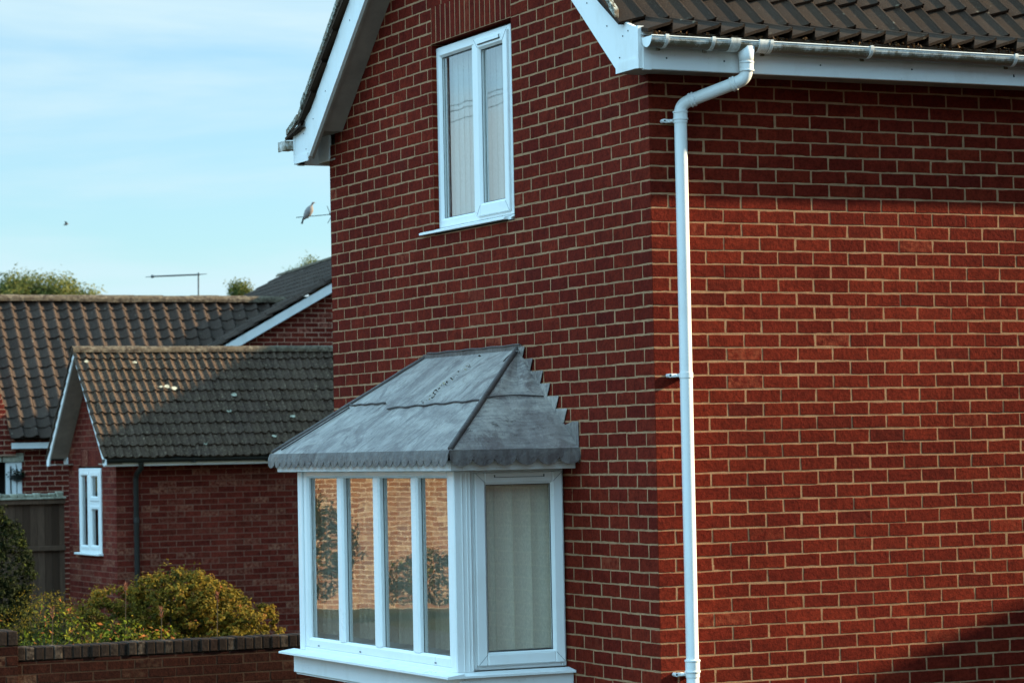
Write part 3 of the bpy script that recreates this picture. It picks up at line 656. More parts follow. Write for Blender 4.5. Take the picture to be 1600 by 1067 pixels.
mb = MB(); mb.box(-.588, -.575, 1.104, 1.16, .875, 1.985, bev=.003)
for xq in (-.655, -.625, -.605): mb.box(xq, xq+.008, 1.081, 1.0845, .864, 1.98, bev=.002)
frame_ring(mb, PY, -.586, -.004, .868, 1.985, .030, .012, .07, bot=.032, top=.022); mb.build('side_frame', M['pvc'], bayo)
mb = MB(); frame_ring(mb, PY, -.566, -.018, .893, 1.972, .062, -.010, .045, bot=.064, top=.058, bev=.006); mb.build('sash', M['pvc'], bayo)
pane(PY, -.504, -.080, .957, 1.914, .020, bayo); gasket(PY, -.494, -.090, .967, 1.904, .012, bayo)
mb = MB(); mb.box(-.445, -.135, BR-.0125, BR-.010, 1.9430, 1.9455); mb.box(-.447, -.441, BR-.0125, BR-.010, 1.943, 1.958); mb.box(-.139, -.133, BR-.0125, BR-.010, 1.943, 1.958); mb.build('trickle_vent', M['seal'], bayo)
mb = MB()
for y_ in (3.2, 2.52, 1.4): mb = MB(); mb.box(-.692, -.689, y_-.012, y_+.012, .898, .906, bev=.001); mb.build('drain_cover', M['alu'], bayo)
mb = MB(); pr = [(-.795, .838), (-.795, .850), (-.69, .8645), (-.69, .838)]
mb.prism([(x_, 1.000, z_) for x_, z_ in pr], (0, 2.63, 0)); mb.prism([(-.69, 1.0, .838), (-.69, 1.0, .850), (-.69, 1.09, .8645), (-.69, 1.09, .838)], (.69, 0, 0)); mb.prism([(-.69, 3.63, .838), (-.69, 3.63, .850), (-.69, 3.51, .8645), (-.69, 3.51, .838)], (.69, 0, 0))
mb.build('sill', M['pvc'], bayo)
mb = MB(); mb.box(-.705, -.68, 1.03, 3.60, .716, .837, bev=.004); mb.box(-.68, -.001, 1.03, 1.055, .716, .837, bev=.004); mb.box(-.68, -.001, 3.575, 3.60, .716, .837, bev=.004); mb.box(-.69, -.001, 1.04, 3.59, .705, .716)
mb.build('skirting_panel', M['fascia'], bayo)
mb = MB()      # floor, ceiling of the bay
mb.box(-.66, .3, 1.16, 3.43, .845, .935); mb.box(-.65, .3, 1.14, 3.45, 1.99, 2.02); mb.build('bay_lining', M['plaster'], bayo)
mb = MB()      # front blind, vertical slats turned half open
y = 1.2
while y < 3.42:
    ca, sa = math.cos(R(62)), math.sin(R(62)); rows = []; wv = .089
    jj = random.gauss(0, .05)
    for z_ in (.97, 1.975): rows.append([(-.575+(f-.5)*wv*math.sin(R(64)+jj)+.004*math.sin(math.pi*f), y+(f-.5)*wv*math.cos(R(64)+jj), z_) for f in (0, .25, .5, .75, 1)])
    mb.grid(rows); y += .076
mb.build('blind', M['blind'], bayo, smooth=True)
mb = MB(); xx = -.52
while xx < -.02:
    rows = []
    for z_ in (.97, 1.975): rows.append([(xx+f*.127, 1.185+.012*math.sin(math.pi*f)+.014*f, z_) for f in (0, .25, .5, .75, 1)])
    mb.grid(rows); xx += .115
mb.build('blind', M['blind_s'], bayo, smooth=True)
# welded corners of the two opening sashes
for nm_, P_m, fd, a0, a1, z0, z1, wd, bt, tp_h, par in (('s', PY, -.0105, -.566, -.018, .893, 1.972, .062, .064, .058, bayo), ('u', PX, .0175, 1.795, 2.262, 3.516, 4.600, .058, .068, .062, uw)):
    for sa in (0, 1):
        for sz in (0, 1):
            A_ = P_m(a0 if not sa else a1, z0 if not sz else z1, fd); B_ = P_m(a0+wd if not sa else a1-wd, z0+bt if not sz else z1-tp_h, fd)
            mb = MB(); mb.tube([Vector(A_).lerp(Vector(B_), .08), Vector(A_).lerp(Vector(B_), .95)], .0011, 5); mb.build('weld_line', M['alu'], par)
# lead roof of the bay
mb = MB(); E0, E1, XE, ZE = .905, 3.705, -.80, 2.10; T0, T1, ZTp = 1.68, 3.02, 2.69
def lead_face(a, b_, c_, d_, nu, nv):     # a-b eave, d-c top, slightly dressed by hand
    a, b_, c_, d_ = map(Vector, (a, b_, c_, d_)); nrm = (b_-a).cross(d_-a).normalized()
    if nrm.z < 0: nrm = -nrm
    rows = []
    for i in range(nv+1):
        f = i/nv; r_ = []
        for j in range(nu+1):
            g_ = j/nu; p = a.lerp(b_, g_).lerp(d_.lerp(c_, g_), f); ee = min(1, 8*min(f, 1-f, g_, 1-g_))
            r_.append(p+nrm*(.008*math.sin(g_*9+f*4)*math.sin(f*5+1)+random.gauss(0, .0012))*ee)
        rows.append(r_)
    mb.grid(rows)
lead_face((XE, E0, ZE), (XE, E1, ZE), (0, T1, ZTp), (0, T0, ZTp), 40, 16)
lead_face((0, E0, ZE), (XE, E0, ZE), (0, T0, ZTp), (0, T0, ZTp), 18, 16)
lead_face((XE, E1, ZE), (0, E1, ZE), (0, T1, ZTp), (0, T1, ZTp), 18, 16)
# drip apron with scalloped hem
def apron(p, q, out, n):
    p = Vector(p); q = Vector(q); out = Vector(out); ln = (q-p).length; m_ = n*12
    top = []; bot = []
    for i in range(m_+1):
        f = i/m_; c = p.lerp(q, f); ph = (f*n) % 1; s_ = abs(math.sin(math.pi*ph))**.55
        w_ = .0025*math.sin(f*31)+.002*math.sin(f*77); top.append(c+out*.004); bot.append(c+out*(.016+w_+.004*s_)+Vector((0, 0, -.052-.038*s_)))
    mid = [a.lerp(b_, .55)+out*.004 for a, b_ in zip(top, bot)]
    mb.grid([top, mid, bot], 0, (.82, .5, .5)); mb.grid([[v-out*.003 for v in top], [v-out*.003 for v in bot]], 0, (.8, .5, .5))
apron((XE, E0-.005, ZE+.002), (XE, E1+.005, ZE+.002), (-1, 0, 0), 26); apron((0, E0, ZE+.002), (XE-.005, E0, ZE+.002), (0, -1, 0), 6); apron((XE-.005, E1, ZE+.002), (0, E1, ZE+.002), (0, 1, 0), 7)
lead = mb.build('lead_roof', M['lead'], bayo, smooth=True, angle=35)
mb = MB()      # hip rolls
def roll(p, q, r_=.016):
    p = Vector(p); q = Vector(q); mb.tube([p.lerp(q, i/8)+Vector((0, 0, .006+.002*math.sin(i*2))) for i in range(9)], r_, 10, 0, (.93, .5, .5))
roll((XE+.01, E0+.012, ZE+.004), (0, T0, ZTp)); mb.build('hip_roll', M['lead'], bayo, smooth=True); mb = MB(); roll((XE+.01, E1-.012, ZE+.004), (0, T1, ZTp), .013)
mb.build('hip_roll', M['lead'], bayo, smooth=True)
mb = MB()      # laps between sheets: thin dressed edges following the slope
def onfront(f, g_, h=.006): a = Vector((XE, E0, ZE)).lerp(Vector((XE, E1, ZE)), g_); d = Vector((0, T0, ZTp)).lerp(Vector((0, T1, ZTp)), g_); return a.lerp(d, f)+Vector((-.5, 0, .75))*h
mb.tube([onfront(.47-.03*i/30+.006*math.sin(i), .02+.60*i/30, .009) for i in range(31)], .0055, 6, 0, (.95, .5, .5)); mb.tube([onfront(.50+.004*math.sin(i*1.7), .70+.28*i/12, .009) for i in range(13)], .006, 6, 0, (.95, .5, .5))
mb.tube([onfront(.03+.44*i/12, .955-.012*i/12, .012) for i in range(13)], .005, 6, 0, (1, .5, .5))
ps = [Vector((0, E0, ZE)).lerp(Vector((XE, E0, ZE)), g_).lerp(Vector((0, T0, ZTp)), .49+.02*math.sin(g_*3.1))+Vector((0, -.005, .008)) for g_ in np.linspace(.08, .98, 14)]; mb.tube(ps, .0045, 6, 0, (.95, .5, .5))
mb.tube([onfront(.86+.10*math.sin(i/3.), -.01+.05*math.cos(i/2.5), .010) for i in range(0, 8)], .004, 6, 0, (.9, .5, .5))
mb.build('lap_seam', M['lead'], bayo, smooth=True)
mb = MB()
for _ in range(60):
    f = .62+random.gauss(0, .11); g_ = .40-(f-.6)*.10+random.gauss(0, .022); p = onfront(min(.95, max(.1, f)), g_, .004); s_ = random.uniform(.003, .010)
    vs = [p+Vector((random.gauss(0, 1)*1.6, random.gauss(0, .6), random.gauss(0, .5))).normalized()*s_ for _ in range(6)]; mb.add(vs, [(0, 1, 2), (0, 2, 3), (3, 4, 5), (1, 4, 2), (2, 5, 0), (1, 3, 5)], 0, (random.choice([.05, .1, 1.0]), .5, .5))
mb.build('debris', leaf_mat('roof_debris', [(0, (0.03, 0.02, 0.012)), (0.5, (0.10, 0.07, 0.03)), (1, (0.5, 0.42, 0.28))], .05), bayo, kind='stuff')
mb = MB()      # stepped flashing let into the joints of the gable wall
zj = [2.10, 2.25, 2.325, 2.40, 2.475, 2.55, 2.625, 2.70]
def ysl(z): return E0+(z-ZE)*(T0-E0)/(ZTp-ZE)
mb.prism([(-.006, ysl(2.10)-.0, 2.015), (-.006, .905, 2.25), (-.006, .975, 2.25), (-.006, ysl(2.25)+.03, 2.22), (-.006, ysl(2.10)+.06, 2.08)], (.004, 0, 0), 0, (.62, .5, .5))
for i in range(1, 7):
    z_ = zj[i+1]; y0 = ysl(z_)-.15+random.uniform(-.022, .022); mb.prism([(-.007-.001*i, y0, z_), (-.007-.001*i, y0+.16, z_), (-.007-.001*i, ysl(z_-.09)+.06, z_-.11), (-.007-.001*i, y0+.045, z_-.078)], (.003, 0, 0), 0, (random.uniform(.1, .6), .5, .5))
mb.prism([(-.012, T0-.06, 2.675), (-.014, T0-.07, 2.712), (-.014, T1+.02, 2.708), (-.012, T1+.02, 2.675)], (.004, 0, 0), 0, (.8, .5, .5))
mb.tube([(-.016, T0-.06+i*.05, 2.712+.002*math.sin(i)) for i in range(28)], .005, 6, 0, (.95, .5, .5))
mb.build('step_flashing', M['lead'], bayo)
mb = MB(); mb.box(-.775, -.70, .955, 3.655, 1.986, 2.045, bev=.003); mb.box(-.70, -.001, .955, 1.03, 1.986, 2.045, bev=.003); mb.box(-.70, -.001, 3.58, 3.655, 1.986, 2.045, bev=.003)
mb.box(-.70, -.001, 1.03, 3.58, 2.021, 2.03); mb.build('bay_fascia', M['fascia'], bayo)

# ------------------------------------------------------------------ garage with steep gable
gar = empty('garage', (3.5, 20.69, 0), 'low brick garage with steep mossy roof and slim white gable window', 'garage')
GX, GY0, GY1, GR = 3.5, 20.69, 22.75, 21.62
GZE = 2.085; GS = (3.515-GZE)/(GR-20.35)
mb = MB()
gc = lambda z: (max(0, (z-2.03-.35)/GS+0.0), (GY1-GY0)-max(0, (z-2.03-.35)/GS))
brickwork(mb, (GX, GY0, 0), (0, 1, 0), (-1, 0, 0), 0, GY1-GY0, GZ, 3.4, .1075, .2195, openings=[(.60, 1.58, .885, 2.0)], clip=lambda z: (max(0, (z-2.15)/GS-.28+.05), (GY1-GY0)-max(0, (z-2.15)/GS-.28)), fine=False)
reveal(mb, GX, GY0+.60, GY0+1.58, .885, 2.0, .07, 'x')
brickwork(mb, (GX, GY0, 0), (1, 0, 0), (0, -1, 0), 0, 6.5, GZ, 2.1, .220, .1075, fine=False)
mb.quad((10, GY0, GZ), (10, GY1, GZ), (10, GY1, 2.1), (10, GY0, 2.1)); mb.quad((GX, GY1, GZ), (10, GY1, GZ), (10, GY1, 2.1), (GX, GY1, 2.1))
soldier(mb, (GX-.003, GY0, 0), (0, 1, 0), (-1, 0, 0), .52, 1.50, 2.005, 2.22)
mb.build('wall', [M['brick_g'], M['mortar_g']], gar)
PROF_DR = [(0, .002), (.12, .018), (.25, .027), (.38, .021), (.50, .004), (.62, 0), (.75, .0), (.90, 0), (1, .002)]
mb = MB(); gd = Vector((0, GR-20.33, 3.50-2.10)); n = 10
pts = [tuple(gd*(i/n)) for i in range(n+1)]
tiles(mb, (GX-.27, 20.33, 2.10), (1, 0, 0), None, 6.8, pts, .112, PROF_DR, .018, .006, lift=.026)
pts2 = [(p[0], -p[1], p[2]) for p in pts]; tiles(mb, (GX-.27, 2*GR-20.33, 2.10), (1, 0, 0), None, 6.8, pts2, .112, PROF_DR, .018, .006, lift=.026)
mb.quad((GX-.24, 20.35, 2.09), (10, 20.35, 2.09), (10, GR, 3.49), (GX-.24, GR, 3.49), 1); mb.quad((GX-.24, 2*GR-20.35, 2.09), (10, 2*GR-20.35, 2.09), (10, GR, 3.49), (GX-.24, GR, 3.49), 1)
groof = mb.build('roof', [M['tile_g'], M['black']], gar)
mb = MB()
x = GX-.28
for k in range(15):
    ps = [(x, GR+.10*math.cos(a), 3.475+.075*math.sin(a)+random.gauss(0, .003)) for a in np.linspace(-.1, math.pi+.1, 9)]; mb.grid([ps, [(p[0]+.455, p[1], p[2]) for p in ps]], 0, (random.random(), .5, .5)); x += .45
mb.build('ridge_tiles', M['ridge'], groof)
mb = MB()      # pale bird droppings and lichen patches
for (x_, f) in ((4.25, .63), (4.33, .63), (4.41, .615), (5.05, .40), (5.9, .34), (5.55, .16), (4.0, .86), (3.36, .87), (5.2, .55), (4.6, .1)):
    c = Vector((x_, 20.33, 2.10))+gd*f; nrm = Vector((0, -gd.z, gd.y)).normalized(); s_ = random.uniform(.02, .05); ps = []
    for a in range(9): q = 2*math.pi*a/9; ps.append(c+nrm*.042+Vector((1, 0, 0))*math.cos(q)*s_*random.uniform(.6, 1.3)+gd.normalized()*math.sin(q)*s_*.7*random.uniform(.6, 1.2))
    mb.add(ps, [tuple(range(9))], 0, (.95, .5, .5))
mb.build('lichen_patch', M['stone'], groof, kind='stuff')
def gbarge(f):
    mb = MB(); mb.prism([(GX-.25, f(20.33), 2.02), (GX-.25, f(20.42), 2.02), (GX-.25, f(20.46), 2.11), (GX-.25, f(GR), 3.40), (GX-.25, f(GR), 3.475), (GX-.25, f(20.33), 2.085)], (.02, 0, 0)); mb.build('bargeboard', M['paint'], gar)
gbarge(lambda y: y); gbarge(lambda y: 2*GR-y)
mb = MB()
for f in ((lambda y: y), (lambda y: 2*GR-y)): mb.quad((GX-.23, f(20.46), 2.115), (GX, f(20.46), 2.115), (GX, f(GR), 3.405), (GX-.23, f(GR), 3.405)); mb.box(GX-.23, GX, f(20.42), f(20.68) if f(1) == 1 else f(20.7), 2.03, 2.045)
mb.build('soffit', M['soffit'], gar)
mb = MB(); mb.box(GX-.02, GX+.0, 22.76, 22.9, 2.03, 2.13); mb.build('box_end', M['paint'], gar)
mb = MB(); mb.box(GX-.23, 10, 20.44, 20.46, 2.005, 2.075); mb.build('fascia', M['fascia'], gar)
mb = MB(); rows = []
for x_ in (GX-.26, 10): rows.append([(x_, 20.385+.05*math.cos(a), 2.095-.05*math.sin(a)) for a in np.linspace(0, math.pi, 11)])
mb.grid(rows); mb.add(rows[0], [tuple(range(11))])
for x_ in (4.4, 5.4, 6.4): mb.box(x_, x_+.03, 20.33, 20.44, 2.035, 2.06)
mb.build('gutter', M['black'], gar, smooth=True, angle=50)
mb = MB(); mb.tube([(3.74, 20.40, 2.06), (3.74, 20.42, 1.98), (3.74, 20.60, 1.90), (3.74, 20.63, 1.84), (3.74, 20.63, GZ+.05)], .034, 12); mb.tube([(3.74, 20.63, 1.36), (3.74, 20.63, 1.30)], .040, 12); mb.build('downpipe', M['black'], gar, smooth=True, angle=50)
# garage window
mb = MB(); PG = lambda a, z, d: (GX+d, a, z)
frame_ring(mb, PG, 21.31, 22.25, .90, 1.985, .055, -.012, .06, bev=.006); mb.box(GX-.012, GX+.06, 21.76, 21.83, .955, 1.93, bev=.006); mb.box(GX-.012, GX+.06, 21.365, 21.76, 1.50, 1.57, bev=.006)
gw = mb.build('window', M['pvc'], gar)
mb = MB(); frame_ring(mb, PG, 21.36, 21.765, 1.565, 1.935, .05, -.022, .03); mb.build('top_light', M['pvc'], gw)
mb = MB(); frame_ring(mb, PG, 21.36, 21.765, .95, 1.505, .04, -.020, .03); frame_ring(mb, PG, 21.825, 22.20, .95, 1.935, .035, -.020, .03); mb.build('sash', M['pvc'], gw)
pane(PG, 21.40, 21.72, 1.60, 1.90, .012, gw); pane(PG, 21.39, 21.73, .98, 1.47, .012, gw); pane(PG, 21.85, 22.18, .98, 1.91, .012, gw)
mb = MB(); mb.box(GX-.07, GX+.01, 21.27, 22.32, .872, .899, bev=.006); mb.build('sill', M['pvc'], gw)
mb = MB(); mb.box(GX+.5, GX+.52, 21.0, 22.6, .5, 2.3); mb.build('interior_wall', M['room'], gar)

# ------------------------------------------------------------------ bungalow behind
bun = empty('bungalow', (3.7, 26.7, 0), 'brown roofed brick bungalow with long pantiled ridge behind the garage', 'bungalow')
mb = MB()
brickwork(mb, (2.0, 26.7, 0), (1, 0, 0), (0, -1, 0), 0, 12.0, GZ, 2.4, .1, .2125, openings=[(1.10, 1.90, .9, 2.08)], fine=False)
mb.quad((2, 26.7, GZ), (2, 33, GZ), (2, 33, 2.4), (2, 26.7, 2.4))
# brick wing wall rising at the far left and the cross gable
brickwork(mb, (1.0, 26.6, 0), (1, 0, 0), (0, -1, 0), 0, 2.86, 2.2, 3.6, .1, .2125, clip=lambda z: (0, 2.90-(z-2.2)*.30), fine=False)
mb.prism([(1.0, 26.64, 2.25), (3.80, 26.64, 2.25), (3.42, 26.64, 3.56), (1.0, 26.64, 3.56)], (0, 2.4, 0), 0, (.4, .3, .2))
BS = (4.652-3.799)/(8.911-7.338); AX, AZ = 10.0, 3.799+(10.0-7.338)*BS
brickwork(mb, (6.6, 26.95, 0), (1, 0, 0), (0, -1, 0), 0, 6.8, 2.4, 5.3, .1, .2125, clip=lambda z: ((z-3.78)/BS+7.338-6.6 if z > 3.6 else 0, 6.8-((z-3.78)/BS+.7 if z > 3.6 else 0)), fine=False)
mb.build('wall', [M['brick_f'], M['mortar_f']], bun)
mb = MB(); RZ, RY, EY, EZ = 4.485, 27.80, 26.38, 2.42
n = 14; pts = [(0, (RY-EY)*i/n, (RZ-EZ)*i/n) for i in range(n+1)]
tiles(mb, (3.72-.0, EY, EZ), (1, 0, 0), None, 7.2, pts, .215, PROF_PAN, .018, .007, lift=.022)
tiles(mb, (3.72-12*.215, EY, EZ), (1, 0, 0), None, 12*.215-.002, [tuple(Vector(p)) for p in pts], .215, PROF_PAN, .018, .007, lift=.022, trim=lambda i, k: k >= 12-int(max(0, (i-.5)*0.55)) or i > 7)
mb.quad((2.5, RY, RZ), (11, RY, RZ), (11, RY+1.5, EZ), (2.5, RY+1.5, EZ), 1); mb.quad((3.74, EY+.03, EZ), (11, EY+.03, EZ), (11, RY, RZ-.01), (3.74, RY, RZ-.01), 1)
# cross wing slopes: ridge runs back and a little to the right
rd = Vector((.158, .987, 0)); A0 = Vector((6.9, 26.74, 3.799+(6.9-7.338)*BS+.14)); slope = Vector((1, 0, BS)); ln = AX-6.9
nn_ = 13; pts = [tuple(slope*(ln*i/nn_)) for i in range(nn_+1)]
tiles(mb, A0, rd, None, 9.0, pts, .215, PROF_PAN, .018, .007, lift=.02)
mb.quad(A0, A0+rd*9, A0+rd*9+slope*ln, A0+slope*ln, 1); P2 = A0+slope*ln; mb.quad(P2, P2+rd*9, P2+rd*9+Vector((3.2, 0, -3.2*BS)), P2+Vector((3.2, 0, -3.2*BS)), 1)
bro = mb.build('roof', [M['tile_f'], M['tile']], bun)
mb = MB(); x = 2.0
while x < 9.6:
    ps = [(x, RY+.12*math.cos(a), RZ+.01+.085*math.sin(a)+random.gauss(0, .004)) for a in np.linspace(-.2, math.pi+.2, 9)]; mb.grid([ps, [(p[0]+.455, p[1], p[2]+.004) for p in ps]], 0, (random.random(), .5, .5)); x += .45
mb.build('ridge_tiles', M['ridge'], bro); mb = MB()
for k in range(20):
    c = P2+rd*(k*.45); ps = [c+Vector((.11*math.cos(a), 0, .03+.07*math.sin(a))) for a in np.linspace(0, math.pi, 9)]; mb.grid([ps, [p+rd*.46 for p in ps]], 0, (random.random(), .5, .5))
mb.build('ridge_tiles', M['ridge'], bro)
mb = MB(); mb.prism([(6.9, 26.76, 3.799+(6.9-7.338)*BS-.055), (AX, 26.76, AZ-.055), (AX, 26.76, AZ+.085), (6.9, 26.76, 3.799+(6.9-7.338)*BS+.085)], (0, .03, 0)); mb.prism([(AX, 26.76, AZ-.055), (13, 26.76, AZ-.055-3*BS), (13, 26.76, AZ+.085-3*BS), (AX, 26.76, AZ+.085)], (0, .03, 0)); mb.build('bargeboard', M['paint'], bun)
mb = MB(); mb.box(3.76, 11, 26.46, 26.48, 2.275, 2.36); mb.build('fascia', M['fascia'], bun)
mb = MB()
for a, b_ in ((3.15, 3.655), (3.68, 3.985)): mb = MB(); mb.box(a, b_, 26.655, 26.72, 2.085, 2.215, 0, (random.uniform(.6, 1), .5, .5)); mb.build('lintel', M['stone'], bun)
def bwin(a0, a1, mull):
    mb = MB(); PB = lambda a, z, d: (a, 26.68+d, z); frame_ring(mb, PB, a0, a1, .92, 2.08, .055, 0, .05)
    for m_ in mull: mb.box(m_-.03, m_+.03, 26.68, 26.73, .975, 2.03)
    o_ = mb.build('window', M['pvc'], bun); pane(PB, a0+.05, a1-.05, .97, 2.03, .03, o_)
bwin(3.12, 3.62, (3.37,)); bwin(3.73, 3.965, (3.85,))
mb = MB(); mb.box(2.2, 4.4, 27.2, 27.22, .6, 2.3); mb.build('interior_wall', M['room'], bun)

hbk = empty('hanging_basket', P3(27, 742, 40.72), 'small dark hanging basket on a bracket beneath the bungalow lintel', 'basket')
P_, N_, K = None, None, None
mb = MB(); c = P3(27, 742, 40.72); mb.tube([c+Vector((0, 0, -.09)), c+Vector((0, 0, -.06)), c], [.03, .09, .12], 12); mb.build('basket', M['black'], hbk)
mb = MB(); mb.tube([c+Vector((.06, .235, -.02)), c+Vector((.06, .225, .16)), c+Vector((-.02, 0, .15)), c+Vector((0, 0, .05))], .009, 6); mb.build('bracket', M['black'], hbk)
mb = MB()
for _ in range(150):
    q = c+Vector((random.gauss(0, .06), random.gauss(0, .06), random.uniform(-.06, .09))); d = Vector((random.gauss(0, 1), random.gauss(0, 1), random.gauss(0, 1))).normalized()*.022; e_ = d.orthogonal().normalized()*.014; mb.add([q-d, q-e_, q+d, q+e_], [(0, 1, 2, 3)], 0, (random.random()*.4, .5, .5))
mb.build('foliage', M['leaf_d'], hbk)
# ------------------------------------------------------------------ fence, garden wall
fen = empty('timber_fence', (2.4, 23.2, 0), 'weathered brown board fence with pale mottled capping beside the garage', 'fence')
x = .3; mb = MB()
while x < 3.56: mb.box(x, min(x+.0985, 3.57), 23.2+random.uniform(0, .012), 23.222, GZ+.02, 1.585, 0, (random.random(), .5, .5), bev=.003); x += .1
mb.build('boards', M['wood'], fen)
mb = MB(); mb.box(.3, 3.57, 23.155, 23.199, .90, .965, 0, (.8, .5, .5), bev=.004); mb.build('rail', M['wood'], fen)
mb = MB(); mb.box(.3, 3.57, 23.15, 23.199, 1.52, 1.585, 0, (1, .5, .5), bev=.004); mb.build('rail', M['wood'], fen)
mb = MB(); mb.box(.3, 3.575, 23.12, 23.25, 1.586, 1.612, 0, (1, .5, .5), bev=.004); x = .3
while x < 3.55: mb.box(x, x+.095, 23.14+random.uniform(0, .01), 23.24, 1.612, 1.655+random.uniform(0, .03), 0, (random.random(), .5, .5), bev=.01); x += .105
mb.build('capping', M['stone'], fen)

gwl = empty('garden_wall', (0, 8.0, 0), 'low dark red garden wall with blue brick coping in front of the shrubs', 'wall')
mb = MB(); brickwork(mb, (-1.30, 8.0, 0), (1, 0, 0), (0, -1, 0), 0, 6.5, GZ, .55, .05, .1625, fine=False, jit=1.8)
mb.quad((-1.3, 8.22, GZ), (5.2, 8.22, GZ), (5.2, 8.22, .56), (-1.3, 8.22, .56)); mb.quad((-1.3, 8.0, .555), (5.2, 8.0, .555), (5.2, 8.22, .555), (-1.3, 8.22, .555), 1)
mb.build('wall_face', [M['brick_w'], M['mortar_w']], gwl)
mb = MB(); x = -1.30
while x < 5.2: mb.box(x+.004, x+.069, 7.992+random.gauss(0, .003), 8.225, .557, .655+random.gauss(0, .002), 0, (random.random(), random.random(), random.random()), bev=.006); x += .0745
mb.box(-1.3, 5.2, 8.0, 8.22, .556, .648, 1); mb.build('coping', [M['coping'], M['mortar_w']], gwl)
mb = MB(); brickwork(mb, (-1.72, 7.94, 0), (1, 0, 0), (0, -1, 0), 0, .42, GZ, .675, .2, .1, fine=False, jit=1.8); brickwork(mb, (-1.30, 7.94, 0), (0, 1, 0), (1, 0, 0), 0, .34, GZ, .675, .2, .1, fine=False); brickwork(mb, (-1.72, 7.94, 0), (0, 1, 0), (-1, 0, 0), 0, .34, GZ, .675, .2, .1, fine=False)
x = -1.72
for k in range(5): mb.box(x+.004, x+.08, 7.935, 8.285, .68, .79, 2, (random.random(), random.random()*.8, .2), bev=.006); x += .0845
mb.build('pier', [M['brick_w'], M['mortar_w'], M['coping']], gwl)

# ------------------------------------------------------------------ foliage
def leafmesh(name, centers, normals, size, mat, parent, cols, aspect=.55, smooth=False, kind=None, fold=True):
    n = len(centers); centers = np.asarray(centers); nr = np.asarray(normals)+rng.normal(0, .55, (n, 3)); nr /= np.linalg.norm(nr, axis=1)[:, None]
    t_ = np.cross(nr, rng.normal(0, 1, (n, 3))); t_ /= np.linalg.norm(t_, axis=1)[:, None]; b_ = np.cross(nr, t_)
    s_ = (np.asarray(size)*np.exp(rng.normal(0, .25, n)))[:, None]
    a = centers-t_*s_*.5; c = centers+t_*s_*.5; d = centers+b_*s_*aspect*.5+nr*s_*.12; e = centers-b_*s_*aspect*.5+nr*s_*.12
    V = np.stack([a, e, c, d], 1).reshape(-1, 3)
    off = np.zeros(3); p = parent
    while p is not None: off += np.array(p.location); p = p.parent
    V = V-off
    me = bpy.data.meshes.new(name); me.vertices.add(4*n); me.vertices.foreach_set('co', V.ravel()); me.loops.add(4*n); me.loops.foreach_set('vertex_index', np.arange(4*n))
    me.polygons.add(n); me.polygons.foreach_set('loop_start', np.arange(0, 4*n, 4)); me.materials.append(mat); me.update(calc_edges=True)
    at = me.attributes.new('tone', 'FLOAT_COLOR', 'FACE'); col = np.ones((n, 4), np.float32); col[:, 0] = np.clip(cols, 0, 1); at.data.foreach_set('color', col.ravel())
    o_ = bpy.data.objects.new(name, me); C.objects.link(o_); o_.parent = parent
    return o_
def blob_points(blobs, n, shell=.75, lump=.18, seed=0):
    """points through the outer shell of a union of lumpy ellipsoids"""
    r_ = np.random.default_rng(seed); P_ = []; N_ = []; K = []
    wts = np.array([b_[3]*b_[4] + b_[4]*b_[5] + b_[3]*b_[5] for b_ in blobs]); wts = wts/wts.sum()
    for bi, b_ in enumerate(blobs):
        m_ = int(n*wts[bi]); d = r_.normal(0, 1, (m_, 3)); d /= np.linalg.norm(d, axis=1)[:, None]
        fr_ = r_.normal(0, 1, (9, 3))*4.5; ph = r_.uniform(0, 6.3, 9)
        lumpv = np.sin(d@fr_.T+ph).sum(1)/3
        rad = 1+lump*lumpv; rr_ = rad*(shell+(1-shell)*r_.random(m_)**.5)
        ext = np.array(b_[3:6]); P_.append(np.array(b_[:3])+d*ext*rr_[:, None]); N_.append(d/ext*ext.mean()); K.append(lumpv)
    return np.concatenate(P_), np.concatenate(N_), np.concatenate(K)
def stems(root, tips, r0, mat, parent, name='trunk'):
    mb = MB()
    for tp_ in tips:
        a = Vector((root[0], root[1], GZ)); b_ = Vector(tp_); m_ = a.lerp(b_, .5)+Vector((random.gauss(0, .05), random.gauss(0, .05), .05))
        mb.tube([a, a.lerp(m_, .6), m_, m_.lerp(b_, .6), b_], [r0, r0*.8, r0*.55, r0*.4, r0*.15], 7)
    return mb.build(name, mat, parent, smooth=True)
# golden shrub behind the wall
sh = empty('golden_shrub', (.95, 10.7, 0), 'broad golden brown shrub in front of the garage wall', 'shrub')
blobs = [(.95, 10.75, .62, .52, .42, .44), (.55, 10.85, .58, .40, .36, .40), (.80, 10.6, .83, .32, .3, .25), (1.28, 10.60, .60, .34, .34, .33), (1.47, 10.45, .48, .27, .3, .33), (.28, 10.95, .55, .26, .28, .30), (1.05, 10.55, .77, .31, .3, .29), (.95, 10.7, .1, .6, .4, .38), (1.15, 10.45, .45, .35, .3, .35)]
def clusters(blobs, ncl, per, crad, seed, shell=.8, lump=.15, core=0):
    r_ = np.random.default_rng(seed); P0, N0, K0 = blob_points(blobs, ncl, shell, lump, seed); m_ = len(P0)
    rad = crad*np.exp(r_.normal(0, .3, m_)); d = r_.normal(0, 1, (m_, per, 3)); d /= np.linalg.norm(d, axis=2)[:, :, None]
    d[:, :, 2] = d[:, :, 2]*.8+.25; PP = P0[:, None, :]+d*rad[:, None, None]*(r_.random((m_, per, 1))**.4); NN = d+N0[:, None, :]*.4+np.array([0, 0, .3])
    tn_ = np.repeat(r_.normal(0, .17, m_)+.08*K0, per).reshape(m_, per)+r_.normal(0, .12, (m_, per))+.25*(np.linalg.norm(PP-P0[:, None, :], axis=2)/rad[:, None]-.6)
    return PP.reshape(-1, 3), NN.reshape(-1, 3), tn_.ravel()
